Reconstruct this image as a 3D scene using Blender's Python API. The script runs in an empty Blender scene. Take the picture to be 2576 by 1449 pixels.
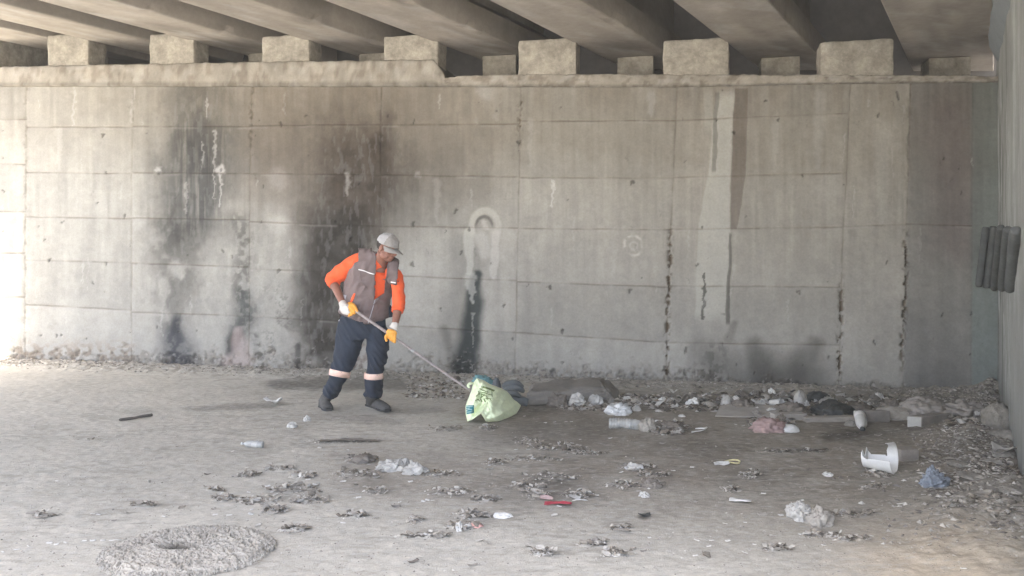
import bpy, bmesh, math, random
import numpy as np
from mathutils import Vector, Matrix, noise as mnoise
from mathutils.bvhtree import BVHTree

# ------------------------------------------------------------------ camera, world, sun, exposure
scene = bpy.context.scene
COL = scene.collection
F, CX, HY, H = 2035.0, 1288.0, 640.0, 1.467      # focal length / centre / horizon in photo pixels (2576 wide), eye height
cam_d = bpy.data.cameras.new('camera'); cam = bpy.data.objects.new('camera', cam_d); COL.objects.link(cam)
cam.location = (0, 0, H); cam.rotation_euler = (math.radians(90), 0, 0)
cam_d.sensor_width = 36; cam_d.lens = 36*F/2576; cam_d.shift_y = -(724.5-HY)/2576
cam_d.clip_start = 0.05; cam_d.clip_end = 2000
scene.camera = cam

SUN_EL, SUN_AZ = math.radians(69), math.radians(248)   # azimuth clockwise from +Y
world = bpy.data.worlds.new('World'); scene.world = world; world.use_nodes = True
wn = world.node_tree; wn.nodes.clear()
sky = wn.nodes.new('ShaderNodeTexSky'); sky.sky_type = 'NISHITA'; sky.sun_disc = False
sky.sun_elevation = SUN_EL; sky.sun_rotation = SUN_AZ; sky.dust_density = 5.0; sky.air_density = 0.75; sky.ozone_density = 1.0
bg = wn.nodes.new('ShaderNodeBackground'); bg.inputs['Strength'].default_value = 0.11
wo = wn.nodes.new('ShaderNodeOutputWorld')
wn.links.new(sky.outputs[0], bg.inputs[0]); wn.links.new(bg.outputs[0], wo.inputs[0])
sun_d = bpy.data.lights.new('sun', 'SUN'); sun_d.energy = 5.0; sun_d.angle = math.radians(0.5); sun_d.color = (1.0, 0.94, 0.84)
sun = bpy.data.objects.new('sun', sun_d); COL.objects.link(sun)
sd = Vector((math.sin(SUN_AZ)*math.cos(SUN_EL), math.cos(SUN_AZ)*math.cos(SUN_EL), math.sin(SUN_EL)))
sun.rotation_euler = sd.to_track_quat('Z', 'Y').to_euler()
scene.view_settings.view_transform = 'Standard'; scene.view_settings.look = 'None'
scene.view_settings.exposure = 3.6; scene.view_settings.gamma = 1
scene.view_settings.use_curve_mapping = False
scene.render.engine = 'CYCLES'
scene.cycles.max_bounces = 10; scene.cycles.diffuse_bounces = 8

# ------------------------------------------------------------------ helpers
rnd = random.Random(7)
def P(px, py, Y): return Vector(((px-CX)/F*Y, Y, H-(py-HY)/F*Y))
def G(px, py, z=0.0):
    Y = F*(H-z)/(py-HY); return Vector(((px-CX)/F*Y, Y, z))
WS = 0.22098
def wallY(px): return 9.539/(1+WS*(px-CX)/F)
def lin(c):
    return tuple(((v/255)/12.92 if v/255 <= .04045 else ((v/255+.055)/1.055)**2.4) for v in c)
_tab = np.random.RandomState(3).rand(256, 256)
def vnoise(x, y):
    xi = np.floor(x).astype(np.int64); yi = np.floor(y).astype(np.int64)
    fx = x-xi; fy = y-yi; fx = fx*fx*(3-2*fx); fy = fy*fy*(3-2*fy)
    a = _tab[xi & 255, yi & 255]; b = _tab[(xi+1) & 255, yi & 255]
    c = _tab[xi & 255, (yi+1) & 255]; d = _tab[(xi+1) & 255, (yi+1) & 255]
    return a+(b-a)*fx+(c-a)*fy+(a-b-c+d)*fx*fy
def fbm(x, y, o=4, seed=0):
    s = 0; w = 1; t = 0
    for k in range(o):
        s = s+w*vnoise(x*2**k+seed*17.3+k*31.7, y*2**k+seed*9.1+k*11.3); t += w; w *= .5
    return s/t
def ss(a, b, x):
    t = np.clip((x-a)/(b-a), 0, 1); return t*t*(3-2*t)
def setprops(o, label=None, cat=None, group=None, kind=None):
    if label: o['label'] = label
    if cat: o['category'] = cat
    if group: o['group'] = group
    if kind: o['kind'] = kind
    return o
def link(name, me, m=None, parent=None):
    o = bpy.data.objects.new(name, me); COL.objects.link(o)
    if m is not None: me.materials.append(m)
    if parent is not None: o.parent = parent
    return o
def empty(name, loc=(0, 0, 0), rz=0):
    o = bpy.data.objects.new(name, None); COL.objects.link(o); o.location = loc; o.rotation_euler = (0, 0, rz); return o
def adopt(parent, *kids):
    """parent kids built in world coordinates to an empty standing anywhere"""
    for k in kids:
        k.parent = parent; k.matrix_parent_inverse = Matrix.Translation(-parent.location)
def grid_mesh(name, V, C=None, smooth=True):
    n, m = V.shape[:2]; me = bpy.data.meshes.new(name)
    me.vertices.add(n*m); me.vertices.foreach_set('co', V.astype(np.float32).ravel())
    i = np.arange(n*m).reshape(n, m)
    f = np.stack([i[:-1, :-1], i[:-1, 1:], i[1:, 1:], i[1:, :-1]], -1).reshape(-1, 4)
    me.loops.add(f.size); me.polygons.add(len(f))
    me.loops.foreach_set('vertex_index', f.astype(np.int32).ravel())
    me.polygons.foreach_set('loop_start', (np.arange(len(f))*4).astype(np.int32))
    me.polygons.foreach_set('use_smooth', np.full(len(f), smooth))
    me.update(calc_edges=True); me.validate()
    if C is not None: set_col(me, C.reshape(-1, 3))
    return me
def set_col(me, C):
    a = me.color_attributes.new('Col', 'FLOAT_COLOR', 'POINT')
    D = np.ones((len(C), 4), np.float32); D[:, :3] = C; a.data.foreach_set('color', D.ravel())
def pymesh(name, vs, fs, smooth=False):
    me = bpy.data.meshes.new(name); me.from_pydata([tuple(v) for v in vs], [], fs); me.update()
    if smooth: me.polygons.foreach_set('use_smooth', np.full(len(me.polygons), True))
    return me
def fixnormals(me):
    bm = bmesh.new(); bm.from_mesh(me); bmesh.ops.recalc_face_normals(bm, faces=bm.faces); bm.to_mesh(me); bm.free(); return me

def mat(name, color=(.3, .3, .3), rough=.85, attr=False, nscale=30, var=.25, nscale2=4, var2=.2, bump=.3, bscale=60,
        bdist=.01, spec=.3, trans=0, alpha=1, metal=0, sub=0, stretch=(1, 1, 1), coords='Object'):
    m = bpy.data.materials.new(name); m.use_nodes = True; nt = m.node_tree; N = nt.nodes; L = nt.links
    b = N['Principled BSDF']; b.inputs['Roughness'].default_value = rough
    b.inputs['Specular IOR Level'].default_value = spec; b.inputs['Metallic'].default_value = metal
    if trans: b.inputs['Transmission Weight'].default_value = trans
    if alpha < 1: b.inputs['Alpha'].default_value = alpha
    if sub:
        b.inputs['Subsurface Weight'].default_value = sub; b.inputs['Subsurface Radius'].default_value = (.02, .01, .006)
    tc = N.new('ShaderNodeTexCoord'); mp = N.new('ShaderNodeMapping'); mp.inputs['Scale'].default_value = stretch
    L.new(tc.outputs[coords], mp.inputs[0])
    def noise(sc, det=5):
        n = N.new('ShaderNodeTexNoise'); n.inputs['Scale'].default_value = sc; n.inputs['Detail'].default_value = det
        n.inputs['Roughness'].default_value = .65; L.new(mp.outputs[0], n.inputs['Vector']); return n
    def rng(src, lo, hi):
        r = N.new('ShaderNodeMapRange'); r.inputs['From Min'].default_value = .25; r.inputs['From Max'].default_value = .75
        r.inputs['To Min'].default_value = lo; r.inputs['To Max'].default_value = hi; L.new(src, r.inputs['Value']); return r
    r1 = rng(noise(nscale).outputs['Fac'], 1-var, 1+var); r2 = rng(noise(nscale2).outputs['Fac'], 1-var2, 1+var2)
    mu = N.new('ShaderNodeMath'); mu.operation = 'MULTIPLY'; L.new(r1.outputs[0], mu.inputs[0]); L.new(r2.outputs[0], mu.inputs[1])
    vm = N.new('ShaderNodeVectorMath'); vm.operation = 'SCALE'; L.new(mu.outputs[0], vm.inputs['Scale'])
    if attr:
        at = N.new('ShaderNodeAttribute'); at.attribute_name = 'Col'; L.new(at.outputs['Color'], vm.inputs[0])
    else: vm.inputs[0].default_value = color[:3]
    L.new(vm.outputs[0], b.inputs['Base Color'])
    if bump:
        bn = noise(bscale, 8); bp = N.new('ShaderNodeBump'); bp.inputs['Strength'].default_value = bump; bp.inputs['Distance'].default_value = bdist
        L.new(bn.outputs['Fac'], bp.inputs['Height']); L.new(bp.outputs[0], b.inputs['Normal'])
    return m
M = {}
M['wall'] = mat('stained_concrete', attr=True, rough=.92, nscale=45, var=.10, nscale2=7, var2=.06, bump=.45, bscale=90, bdist=.006, spec=.15)
M['ground'] = mat('dusty_floor', attr=True, rough=.95, nscale=85, var=.17, nscale2=17, var2=.12, bump=.5, bscale=120, bdist=.010, spec=.1)
M['far_ground'] = mat('far_road', (.26, .25, .235), rough=.95, nscale=8, var=.15, nscale2=.8, var2=.1, bump=.2, bscale=30)
M['girder'] = mat('girder_concrete', attr=True, rough=.9, nscale=14, var=.10, nscale2=2.2, var2=.13, bump=.35, bscale=50, spec=.15)
M['keys'] = mat('pedestal_concrete', (.315, .29, .24), rough=.92, nscale=22, var=.22, nscale2=6, var2=.38, bump=.6, bscale=45, bdist=.012, spec=.15)
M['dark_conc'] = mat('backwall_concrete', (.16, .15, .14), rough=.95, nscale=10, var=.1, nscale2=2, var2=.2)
# ------------------------------------------------------------------ structure : painted wall helpers (photo pixel space -> wall point)
def seg_mask(px, py, pts, soft=.6, warp=None):
    """pts = [(x, y, radius), ...] polyline with varying radius; returns soft 0..1 mask"""
    x = px if warp is None else px+warp[0]; y = py if warp is None else py+warp[1]
    best = np.full(px.shape, 9.0)
    if len(pts) == 1: pts = [pts[0], (pts[0][0]+.01, pts[0][1], pts[0][2])]
    for (x0, y0, r0), (x1, y1, r1) in zip(pts[:-1], pts[1:]):
        dx, dy = x1-x0, y1-y0; t = np.clip(((x-x0)*dx+(y-y0)*dy)/(dx*dx+dy*dy+1e-9), 0, 1)
        d = np.hypot(x-x0-t*dx, y-y0-t*dy)/(r0+(r1-r0)*t); best = np.minimum(best, d)
    return 1-ss(1-soft, 1+soft*.5, best)
def edge_band(px, py, left, right, y0, y1, soft=4, ysoft=10):
    """area between two polylines given as (y, x) lists"""
    xl = np.interp(py, [a[0] for a in left], [a[1] for a in left]); xr = np.interp(py, [a[0] for a in right], [a[1] for a in right])
    return ss(-soft, soft, px-xl)*ss(-soft, soft, xr-px)*ss(-ysoft, ysoft, py-y0)*ss(-ysoft, ysoft, y1-py)
LEDGE_BOT = lambda px: np.interp(px, [-400, 0, 1700, 2100, 2600], [219, 218, 220, 212, 207])

# wall lattice
pxs = np.concatenate([np.arange(-330, -60, 9.0), np.arange(-60, 2513.5, 2.5)])
Yc = 9.539/(1+WS*(pxs-CX)/F); Xc = (pxs-CX)/F*Yc
zt = H-(LEDGE_BOT(pxs)-HY)/F*Yc+.03
NR = 330
v = np.linspace(0, 1, NR)[:, None]
Z = -0.12+(zt[None, :]+.12)*v
X = np.repeat(Xc[None], NR, 0); Yw = np.repeat(Yc[None], NR, 0)
px = np.repeat(pxs[None], NR, 0); py = HY-F*(Z-H)/Yw
nrm = np.array([-WS, -1, 0])/math.hypot(1, WS)
U = px*1.0
w1 = (fbm(px/60, py/60, 4, 1)-.5); w2 = (fbm(px/60, py/60, 4, 2)-.5)
W1 = (w1*60, w2*60); W2 = (w1*22, w2*22); WF = ((fbm(px/9, py/9, 3, 5)-.5)*14, (fbm(px/9, py/9, 3, 6)-.5)*14)
gnd = HY+F*H/Yw
# base colour
cool = np.array([.355, .343, .308]); warm = np.array([.275, .252, .210])
wf = np.clip(.15+.85*ss(520, 250, py)+.55*ss(900, 1900, px)*ss(1050, 500, py)-.25*ss(500, 0, px), 0, 1)
base = cool+(warm-cool)*wf[..., None]
C = base*(1+.0*px[..., None])
# cast panels differ a little
VL = [[(218, 66), (870, 62)], [(218, 335), (440, 332), (900, 330)], [(218, 634), (440, 628), (900, 626)], [(218, 960), (430, 957), (900, 951)],
      [(225, 1310), (440, 1307), (560, 1305), (700, 1300), (950, 1296)], [(225, 1703), (440, 1695), (580, 1688), (730, 1682), (850, 1678), (990, 1677)],
      [(225, 2140), (440, 2130), (580, 2122), (730, 2117), (900, 2112), (990, 2110)], [(218, 2290), (440, 2285), (560, 2280), (760, 2278), (860, 2270), (990, 2272)],
      [(218, 2448), (1000, 2443)]]
BND = [-400]+VL+[2700]
def vx(k, yy):
    if k == 0: return np.full(yy.shape, -400.)
    if k == len(VL)+1: return np.full(yy.shape, 2700.)
    l = VL[k-1]; return np.interp(yy, [a[0] for a in l], [a[1] for a in l])
ROWS = [  # per bay: list of (y at left, y at right)
    [(300, 300), (410, 413), (530, 533), (635, 637), (745, 748)],
    [(319, 320), (433, 437), (545, 550), (654, 661), (766, 781)],
    [(318, 318), (435, 436), (549, 553), (662, 672), (785, 795)],
    [(316, 313), (437, 440), (558, 568), (676, 688), (797, 812)],
    [(314, 312), (440, 445), (570, 574), (692, 706), (818, 836)],
    [(305, 303), (447, 448), (575, 578), (709, 722), (837, 862)],
    [(303, 285), (446, 435), (577, 572), (719, 722), (862, 868)],
    [(570, 565)],
    [(563, 568)],
    []]
joint = np.zeros(px.shape); lip = np.zeros(px.shape)
rs = np.random.RandomState(5)
wob = (fbm(px/40, py/40, 3, 8)-.5)*5
for k in range(len(VL)+1):
    xl = vx(k, py); xr = vx(k+1, py); inside = (px >= xl) & (px < xr)
    t = np.clip((px-xl)/(xr-xl), 0, 1); yprev = np.full(px.shape, 0.)
    lst = ROWS[k]+[(2000, 2000)]
    for (ya, yb) in lst:
        yl = ya+(yb-ya)*t+wob*.5
        cell = inside & (py >= yprev) & (py < yl)
        C = np.where(cell[..., None], C*(1+(rs.rand()-.5)*.14), C)
        d = np.abs(py-yl)
        brk = .35+.65*ss(.35, .6, fbm(px/35, py/35+ya, 3, 9))
        j = np.exp(-(d/1.7)**2)*inside*brk
        joint = np.maximum(joint, j)
        lip = np.maximum(lip, np.exp(-((py-yl-4)/2.5)**2)*inside*ss(.5, .75, fbm(px/50, px*0+ya*.1, 2, 12)))
        yprev = yl
crk = np.zeros(px.shape)
for k, l in enumerate(VL):
    xx = vx(k+1, py)+wob*.7; d = np.abs(px-xx)
    s = .75*(.4+.6*ss(.3, .6, fbm(px/30, py/30, 3, 20+k)))
    if k == 3: s = s*ss(640, 440, py)*1+.25
    if k == 8: s = s*.4
    joint = np.maximum(joint, np.exp(-(d/1.6)**2)*s)
    rough = 0
    if k in (5, 6, 7):
        y0 = {5: 560, 6: 700, 7: 570}[k]
        rough = ss(y0-30, y0+60, py)*(1 if k != 5 else 1)
        if k == 7: rough = rough*ss(980, 850, py)+.2*ss(560, 420, py)
    if k == 4: rough = .6*ss(400, 330, py)*ss(230, 250, py)
    if k == 2: rough = .4*ss(440, 300, py)
    if k == 0: rough = .2
    bl = ss(.48, .62, fbm(px/6, py/9, 3, 30+k))*np.exp(-((px-xx)/6.5)**2)*rough
    crk = np.maximum(crk, bl)
# stains ----------------------------------------------------------------------
def dark(mask, amt, tint=(1, 1, 1)):
    global C
    t = np.array(tint); C = C*(1-mask[..., None]*amt*t)
def light(mask, col, amt=1):
    global C
    C = C+(np.array(col)-C)*(mask*amt)[..., None]
mott = fbm(px/45, py/45, 5, 40); mottf = fbm(px/11, py/11, 4, 41)
streak = fbm(px/9, py/140, 4, 42); streak2 = fbm(px/26, py/260, 3, 43)
C = C*(1+(mott-.5)[..., None]*.22)*(1+(mottf-.5)[..., None]*.16)
C = C*(1+(streak-.5)[..., None]*.30*ss(900, 500, py)[..., None])*(1+(streak2-.5)[..., None]*.22)
# damp browning under the ledge
dark(ss(330, 218, py)*ss(200, 500, px)*ss(.35, .6, streak2), .18, (.85, .97, 1.1))
dark(seg_mask(px, py, [(700, 270, 170), (930, 300, 190), (1150, 400, 150)], .9, W1), .28, (.9, 1, 1.1))
# soot areas
dark(seg_mask(px, py, [(480, 240, 90), (500, 330, 120), (485, 470, 130), (470, 545, 110)], .8, W1), .42)
dark(seg_mask(px, py, [(500, 370, 80), (500, 430, 85), (490, 520, 95)], .8, W1)*ss(.2, .5, streak), .58, (1, .98, .93))
dark(seg_mask(px, py, [(430, 590, 75), (445, 700, 70), (450, 780, 50)], .8, W1)*ss(.32, .55, mott), .45)
dark(seg_mask(px, py, [(600, 560, 30), (612, 620, 26), (605, 720, 30)], .8, W2)*ss(.35, .6, mottf), .45)
dark(seg_mask(px, py, [(450, 812, 20), (444, 845, 42), (448, 890, 52), (450, 930, 54)], .8, W2)*(.7+.3*ss(.3,.55,mottf)), .78, (1, .98, .92))
dark(seg_mask(px, py, [(612, 745, 26), (618, 800, 36), (596, 850, 26), (570, 880, 10)], .8, W2)*(.55+.45*ss(.35,.55,mottf)), .66, (1, .97, .95))
dark(seg_mask(px, py, [(600, 845, 16), (568, 890, 9)], .6, W2), .5); dark(seg_mask(px, py, [(640, 850, 14), (648, 900, 12)], .6, W2)*ss(.3, .6, mottf), .5)
light(seg_mask(px, py, [(605, 830, 12), (600, 905, 36), (570, 915, 24)], .6, W2), (.37, .30, .275), .6)
dark(seg_mask(px, py, [(955, 360, 60), (905, 440, 130), (865, 560, 145), (845, 700, 125), (830, 830, 105)], .8, W1)*(.75+.25*ss(.35, .6, mott)), .66, (.95, 1, 1.03))
dark(seg_mask(px, py, [(850, 590, 90), (830, 700, 95), (830, 800, 85), (850, 880, 60)], .6, W1)*(.85+.15*ss(.3, .55, mott)), .66)
dark(seg_mask(px, py, [(700, 420, 140), (900, 420, 190)], .9, W1), .46, (.92, 1, 1.05))
dark(seg_mask(px, py, [(745, 800, 60), (760, 900, 70)], .9, W1)*ss(.4, .6, mott), .3)
dark(seg_mask(px, py, [(750, 870, 8), (747, 925, 9)], .6), .55)
dark(seg_mask(px, py, [(890, 880, 40), (900, 950, 45)], .7, W2)*ss(.35, .55, mottf), .45, (.8, 1, 1))
dark(seg_mask(px, py, [(1205, 690, 14), (1190, 770, 26), (1182, 850, 34), (1165, 935, 34)], .55, W2), .80, (1.02, .98, .96))
dark(seg_mask(px, py, [(1115, 830, 12), (1130, 870, 14), (1150, 940, 14)], .9, W2), .3)
dark(seg_mask(px, py, [(1185, 640, 55), (1150, 760, 60), (1150, 900, 55)], .95, W1), .25)
dark(seg_mask(px, py, [(1895, 870, 26), (1925, 960, 45)], .8, W2), .45); dark(seg_mask(px, py, [(2050, 860, 22), (2000, 940, 50)], .8, W2), .42)
dark(seg_mask(px, py, [(1760, 900, 50), (1880, 950, 80), (2050, 960, 70)], .9, W1), .38)
dark(seg_mask(px, py, [(1800, 880, 35), (1790, 960, 40)], .8, W2)*ss(.35, .6, mottf), .35)
dark(ss(870, 990, py)*ss(1500, 1800, px), .24)
dark(seg_mask(px, py, [(980, 520, 120), (1080, 480, 120)], .95, W1), .25)
dark(seg_mask(px, py, [(2395, 300, 90), (2400, 600, 70)], .9, W1), .22, (.75, 1, .95))
dark(seg_mask(px, py, [(2250, 850, 90), (2350, 900, 120)], .9, W1), .14)
C = C*(1-ss(2280, 2290, px-np.interp(py, [218, 990], [5, -14]))[..., None]*np.array([.30, .29, .27]))
C = C*(1-ss(2438, 2450, px)[..., None]*np.array([.16, .04, .02]))
sootz = np.clip(seg_mask(px, py, [(480, 300, 120), (450, 760, 110)], .8, W1)+seg_mask(px, py, [(900, 400, 160), (830, 860, 120)], .8, W1)+seg_mask(px, py, [(620, 600, 60), (620, 860, 50)], .8, W1), 0, 1)
spk = ss(.52, .60, fbm(px/13, py/22, 5, 45)); dark(sootz*spk, .15); spk2 = ss(.60, .68, fbm(px/8, py/26, 4, 46)); light(sootz*spk2, (.32, .32, .30), .14)
# light renders, efflorescence
arch = np.abs(np.hypot((px-1220)/34, (py-572)/42)-1)
light((1-ss(.12, .32, arch+WF[0]*.006))*ss(600, 585, py), (.46, .44, .39), .7)
light(seg_mask(px, py, [(1184, 585, 13), (1180, 640, 13), (1183, 690, 6)], .4, W2), (.46, .45, .40), .7)
light(seg_mask(px, py, [(1250, 590, 12), (1247, 640, 12), (1246, 690, 10)], .4, W2), (.46, .44, .40), .8)
light(seg_mask(px, py, [(1212, 600, 20), (1222, 640, 16)], .5, W2), (.45, .43, .39), .6)
light(seg_mask(px, py, [(1182, 700, 16), (1190, 760, 5)], .4, WF), (.46, .45, .41), .5)
dark((1-ss(.08, .22, np.abs(np.hypot((px-1218)/21, (py-572)/27)-1)))*ss(580, 560, py), .45)
light(seg_mask(px, py, [(1217, 560, 9), (1225, 575, 6)], .6, WF), (.5, .47, .42), .6)
r = np.hypot(px-1594, (py-618)*1.0); light(np.exp(-((r-24+WF[0]*.5)/3.2)**2)*ss(.25, .5, fbm(px/14, py/14, 2, 61)), (.56, .52, .46), .8)
light(np.exp(-((r-9+WF[0]*.5)/3)**2), (.5, .47, .42), .4)
light(edge_band(px+w1*10, py, [(225, 1800), (440, 1780), (580, 1758), (800, 1748)], [(225, 1848), (440, 1836), (600, 1838), (810, 1828)], 235, 800, 3, 18), (.45, .44, .385), .62)
light(edge_band(px+w1*10, py, [(225, 1768), (440, 1775)], [(225, 1790), (440, 1800)], 225, 330, 3, 20), (.43, .42, .36), .35)
dark(edge_band(px+w1*8, py, [(225, 1848), (440, 1838), (578, 1838)], [(225, 1882), (440, 1876), (578, 1855)], 222, 577, 1.5, 3), .38, (.9, 1, 1.05))
dark(edge_band(px+w1*12, py, [(590, 1835), (700, 1831), (800, 1827)], [(590, 1841), (700, 1840), (820, 1838)], 588, 815, 1.5, 6), .55)
dark(edge_band(px+w1*14, py, [(225, 1797), (430, 1788)], [(225, 1808), (430, 1799)], 232, 432, 1.5, 5), .42)
dark(seg_mask(px, py, [(1771, 690, 3), (1770, 740, 4), (1768, 800, 4)], .4, WF), .7); dark(seg_mask(px, py, [(1850, 810, 10), (1835, 850, 14)], .7, W2), .3)
for xx, y0, y1, ww, a in [(1392, 455, 520, 6, .8), (555, 440, 520, 5, .6), (875, 440, 490, 12, .35), (186, 220, 318, 7, .35), (335, 225, 310, 6, .3), (540, 330, 500, 4, .4),
                          (520, 250, 300, 4, .4), (1335, 300, 420, 10, .15), (1100, 460, 560, 14, .16), (1640, 240, 290, 16, .22), (1950, 300, 430, 16, .14), (2060, 240, 420, 22, .14),
                          (150, 330, 430, 12, .22), (250, 340, 540, 20, .12), (1545, 580, 700, 18, .12), (2220, 330, 560, 30, .14), (1250, 225, 300, 20, .12), (470, 460, 540, 4, .3), (510, 360, 420, 3, .35)]:
    light(seg_mask(px, py, [(xx, y0, ww*.8), (xx-2, y1, ww*.35)], .7, WF), (.52, .50, .46), a)
for xx, yy, rr, a in [(400, 428, 9, .6), (555, 427, 14, .75), (1050, 440, 10, .25), (700, 452, 30, .2), (1220, 230, 24, .25), (2080, 470, 40, .14), (700, 565, 30, .3), (350, 560, 20, .3)]:
    light(seg_mask(px, py, [(xx, yy, rr)], .6, WF), (.52, .50, .47), a)
# tie holes and spalls
holes = [(268, 433, 3), (315, 545, 4), (124, 655, 3.5), (268, 661, 3.5), (402, 436, 4), (556, 428, 4), (707, 311, 4), (885, 600, 4), (1040, 565, 5), (1038, 668, 4.5), (1305, 362, 4), (1592, 460, 5),
         (2018, 441, 4), (1385, 725, 4.5), (1585, 735, 4.5), (2010, 738, 4), (1390, 938, 7), (1770, 571, 4), (1725, 882, 5), (1724, 938, 5), (845, 560, 4), (700, 680, 4), (260, 340, 4), (1180, 575, 3),
         (905, 460, 3), (660, 470, 3), (2200, 860, 4), (2370, 790, 3), (1800, 300, 3), (8, 400, 2.5), (8, 480, 2.5), (2260, 240, 6), (2210, 290, 4), (1960, 300, 3), (1110, 780, 3), (1270, 770, 3)]
hol = np.zeros(px.shape)
rh = random.Random(77)
for _ in range(80):
    holes.append((rh.uniform(-40, 2480), rh.uniform(225, 960), rh.choice([1.2, 1.5, 1.8, 2.4, 3.0])))
ticks = np.zeros(px.shape)
for _ in range(45):
    a_, b_ = rh.uniform(-40, 2480), rh.uniform(230, 930); ticks = np.maximum(ticks, seg_mask(px, py, [(a_, b_, 1.2), (a_+rh.uniform(-12, 12), b_+rh.uniform(4, 22), .9)], .5, WF))
dark(ticks, .22)
for _ in range(46):
    a_, b_ = rh.uniform(-40, 2480), rh.uniform(230, 800); light(seg_mask(px, py, [(a_, b_, rh.uniform(1.5, 4)), (a_+rh.uniform(-2, 2), b_+rh.uniform(15, 90), 1)], .7, WF), (.47, .46, .42), rh.uniform(.12, .4))
for (a, b, c) in holes: hol = np.maximum(hol, seg_mask(px, py, [(a, b-c*.6, c), (a-1, b+c, c*.6)], .5, WF))
dark(hol, .5)
# the crusty spalled foot of the wall
hb = np.interp(px, [-100, 60, 400, 700, 900, 1200, 1500, 1700, 2100, 2500], [26, 30, 32, 42, 40, 42, 32, 28, 14, 12])
foot = ss(-.6, .7, (py-(gnd-hb))/hb+(mottf-.5)*2.0+(mott-.5)*2)*ss(.30, .52, mottf+.08)
dark(foot, .30, (.9, 1, 1.1)); crust = fbm(px/5, py/5, 3, 55)
dark(foot*ss(.5, .7, crust), .35); light(foot*ss(.62, .75, fbm(px/7, py/7, 3, 56)), (.42, .40, .37), .4)
patch = seg_mask(px, py, [(690, 740, 40), (700, 830, 45), (690, 900, 40)], .9, W1)*ss(.52, .62, crust)*ss(.45, .6, mott)
dark(patch, .3)
rust = seg_mask(px, py, [(50, 895, 45), (300, 900, 50)], .8, W2); dark(rust*ss(.4, .6, mottf), .22, (.7, 1, 1.25))
# joints
dark(joint, .42, (.9, 1, 1.1)); dark(crk, .72, (.9, 1, 1.1)); light(lip, (.5, .47, .43), .16)
C = C*np.array([.985, 1.0, 1.02]); C = np.clip(C, .02, .8)
disp = (mott-.5)*.012+(mottf-.5)*.004-joint*.007-crk*.03-hol*.012-foot*ss(.4, .7, crust)*.012-foot*.006+fbm(px/4, py/4, 2, 70)*.0015
V3 = np.stack([X, Yw, Z], -1)+nrm[None, None]*disp[..., None]
abut = empty('abutment_wall', (-.8, 9.72, 0))
setprops(abut, 'long sooty panelled concrete wall with a capping ledge and square pedestals under the bridge', 'wall')
wf_ = link('wall_face', grid_mesh('wall_face', V3, C), M['wall']); adopt(abut, wf_)

# ledge : swept rounded bar with broken edges
def ledge_piece(pa, pb, ytop_f, prot, seed):
    ps = np.arange(pa, pb+.1, 4.0); n = len(ps); ys = 9.539/(1+WS*(ps-CX)/F)
    zb = H-(LEDGE_BOT(ps)-HY)/F*ys; ztp = H-(ytop_f(ps)-HY)/F*(ys-prot)
    xs = (ps-CX)/F*ys
    prof = [(0, 0), (.5, 0), (.85, .02), (1, .1), (1, .25), (1, .4), (1, .55), (1, .7), (1, .85), (.96, .96), (.7, 1.0), (.3, 1), (-1, 1), (-3, 1), (-6, 1), (-14, 1), (-22, 1)]
    rows = []; cols = []
    for (a, b) in prof:
        nn = fbm(ps/14, np.full(n, b*8+seed), 4, seed); ch = fbm(ps/30, np.full(n, b*2+seed), 3, seed+3)
        off = prot*a+((nn-.5)*.03 if a > 0 else 0); zz = zb+(ztp-zb)*b+(((nn-.5)*.022) if b > .9 else 0)+((ch-.5)*.02 if a > 0 and b < .2 else 0)
        rows.append(np.stack([xs+nrm[0]*off, ys+nrm[1]*off, zz], -1))
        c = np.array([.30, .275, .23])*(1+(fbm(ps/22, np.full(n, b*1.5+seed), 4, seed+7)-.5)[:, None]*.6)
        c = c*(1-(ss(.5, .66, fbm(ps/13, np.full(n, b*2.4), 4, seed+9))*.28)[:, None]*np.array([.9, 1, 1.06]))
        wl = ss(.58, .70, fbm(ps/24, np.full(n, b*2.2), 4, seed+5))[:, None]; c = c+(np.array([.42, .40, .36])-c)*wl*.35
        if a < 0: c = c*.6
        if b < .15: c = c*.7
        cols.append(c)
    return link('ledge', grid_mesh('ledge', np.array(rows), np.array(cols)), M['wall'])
LTL = lambda p: np.interp(p, [-400, 0, 220, 660, 960, 1095, 1115, 1125], [171, 168, 163, 155, 151, 150, 178, 196])
LTR = lambda p: np.interp(p, [1120, 1180, 1300, 1700, 2250, 2515], [195, 190, 186, 187, 189, 191])
l1 = ledge_piece(-330, 1122, LTL, .05, 2); l2 = ledge_piece(1118, 2514, LTR, .035, 5)
adopt(abut, l1, l2)

def rough_box(name, corners8, m, amp=.008, cuts=6, seed=0, bev=.012):
    """box given by 4 bottom + 4 top points, subdivided and worn"""
    bm = bmesh.new(); vs = [bm.verts.new(c) for c in corners8]
    for f in [(0, 3, 2, 1), (4, 5, 6, 7), (0, 1, 5, 4), (1, 2, 6, 5), (2, 3, 7, 6), (3, 0, 4, 7)]: bm.faces.new([vs[i] for i in f])
    bmesh.ops.recalc_face_normals(bm, faces=bm.faces)
    if bev: bmesh.ops.bevel(bm, geom=list(bm.edges), offset=bev, segments=2, profile=.6, affect='EDGES', clamp_overlap=True)
    bmesh.ops.subdivide_edges(bm, edges=list(bm.edges), cuts=cuts, use_grid_fill=True)
    bm.normal_update()
    for v_ in bm.verts:
        p = v_.co*9+Vector((seed*3.1, seed, 0)); q = v_.co*38+Vector((seed, 0, seed))
        v_.co += v_.normal*(mnoise.noise(p)*amp+mnoise.noise(q)*amp*.45)
    me = bpy.data.meshes.new(name); bm.to_mesh(me); bm.free()
    me.polygons.foreach_set('use_smooth', np.full(len(me.polygons), True))
    return link(name, me, m)
tdir = Vector((1, -WS, 0)).normalized(); bdir = Vector((-nrm[0], -nrm[1], 0))   # along wall, into wall
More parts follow.
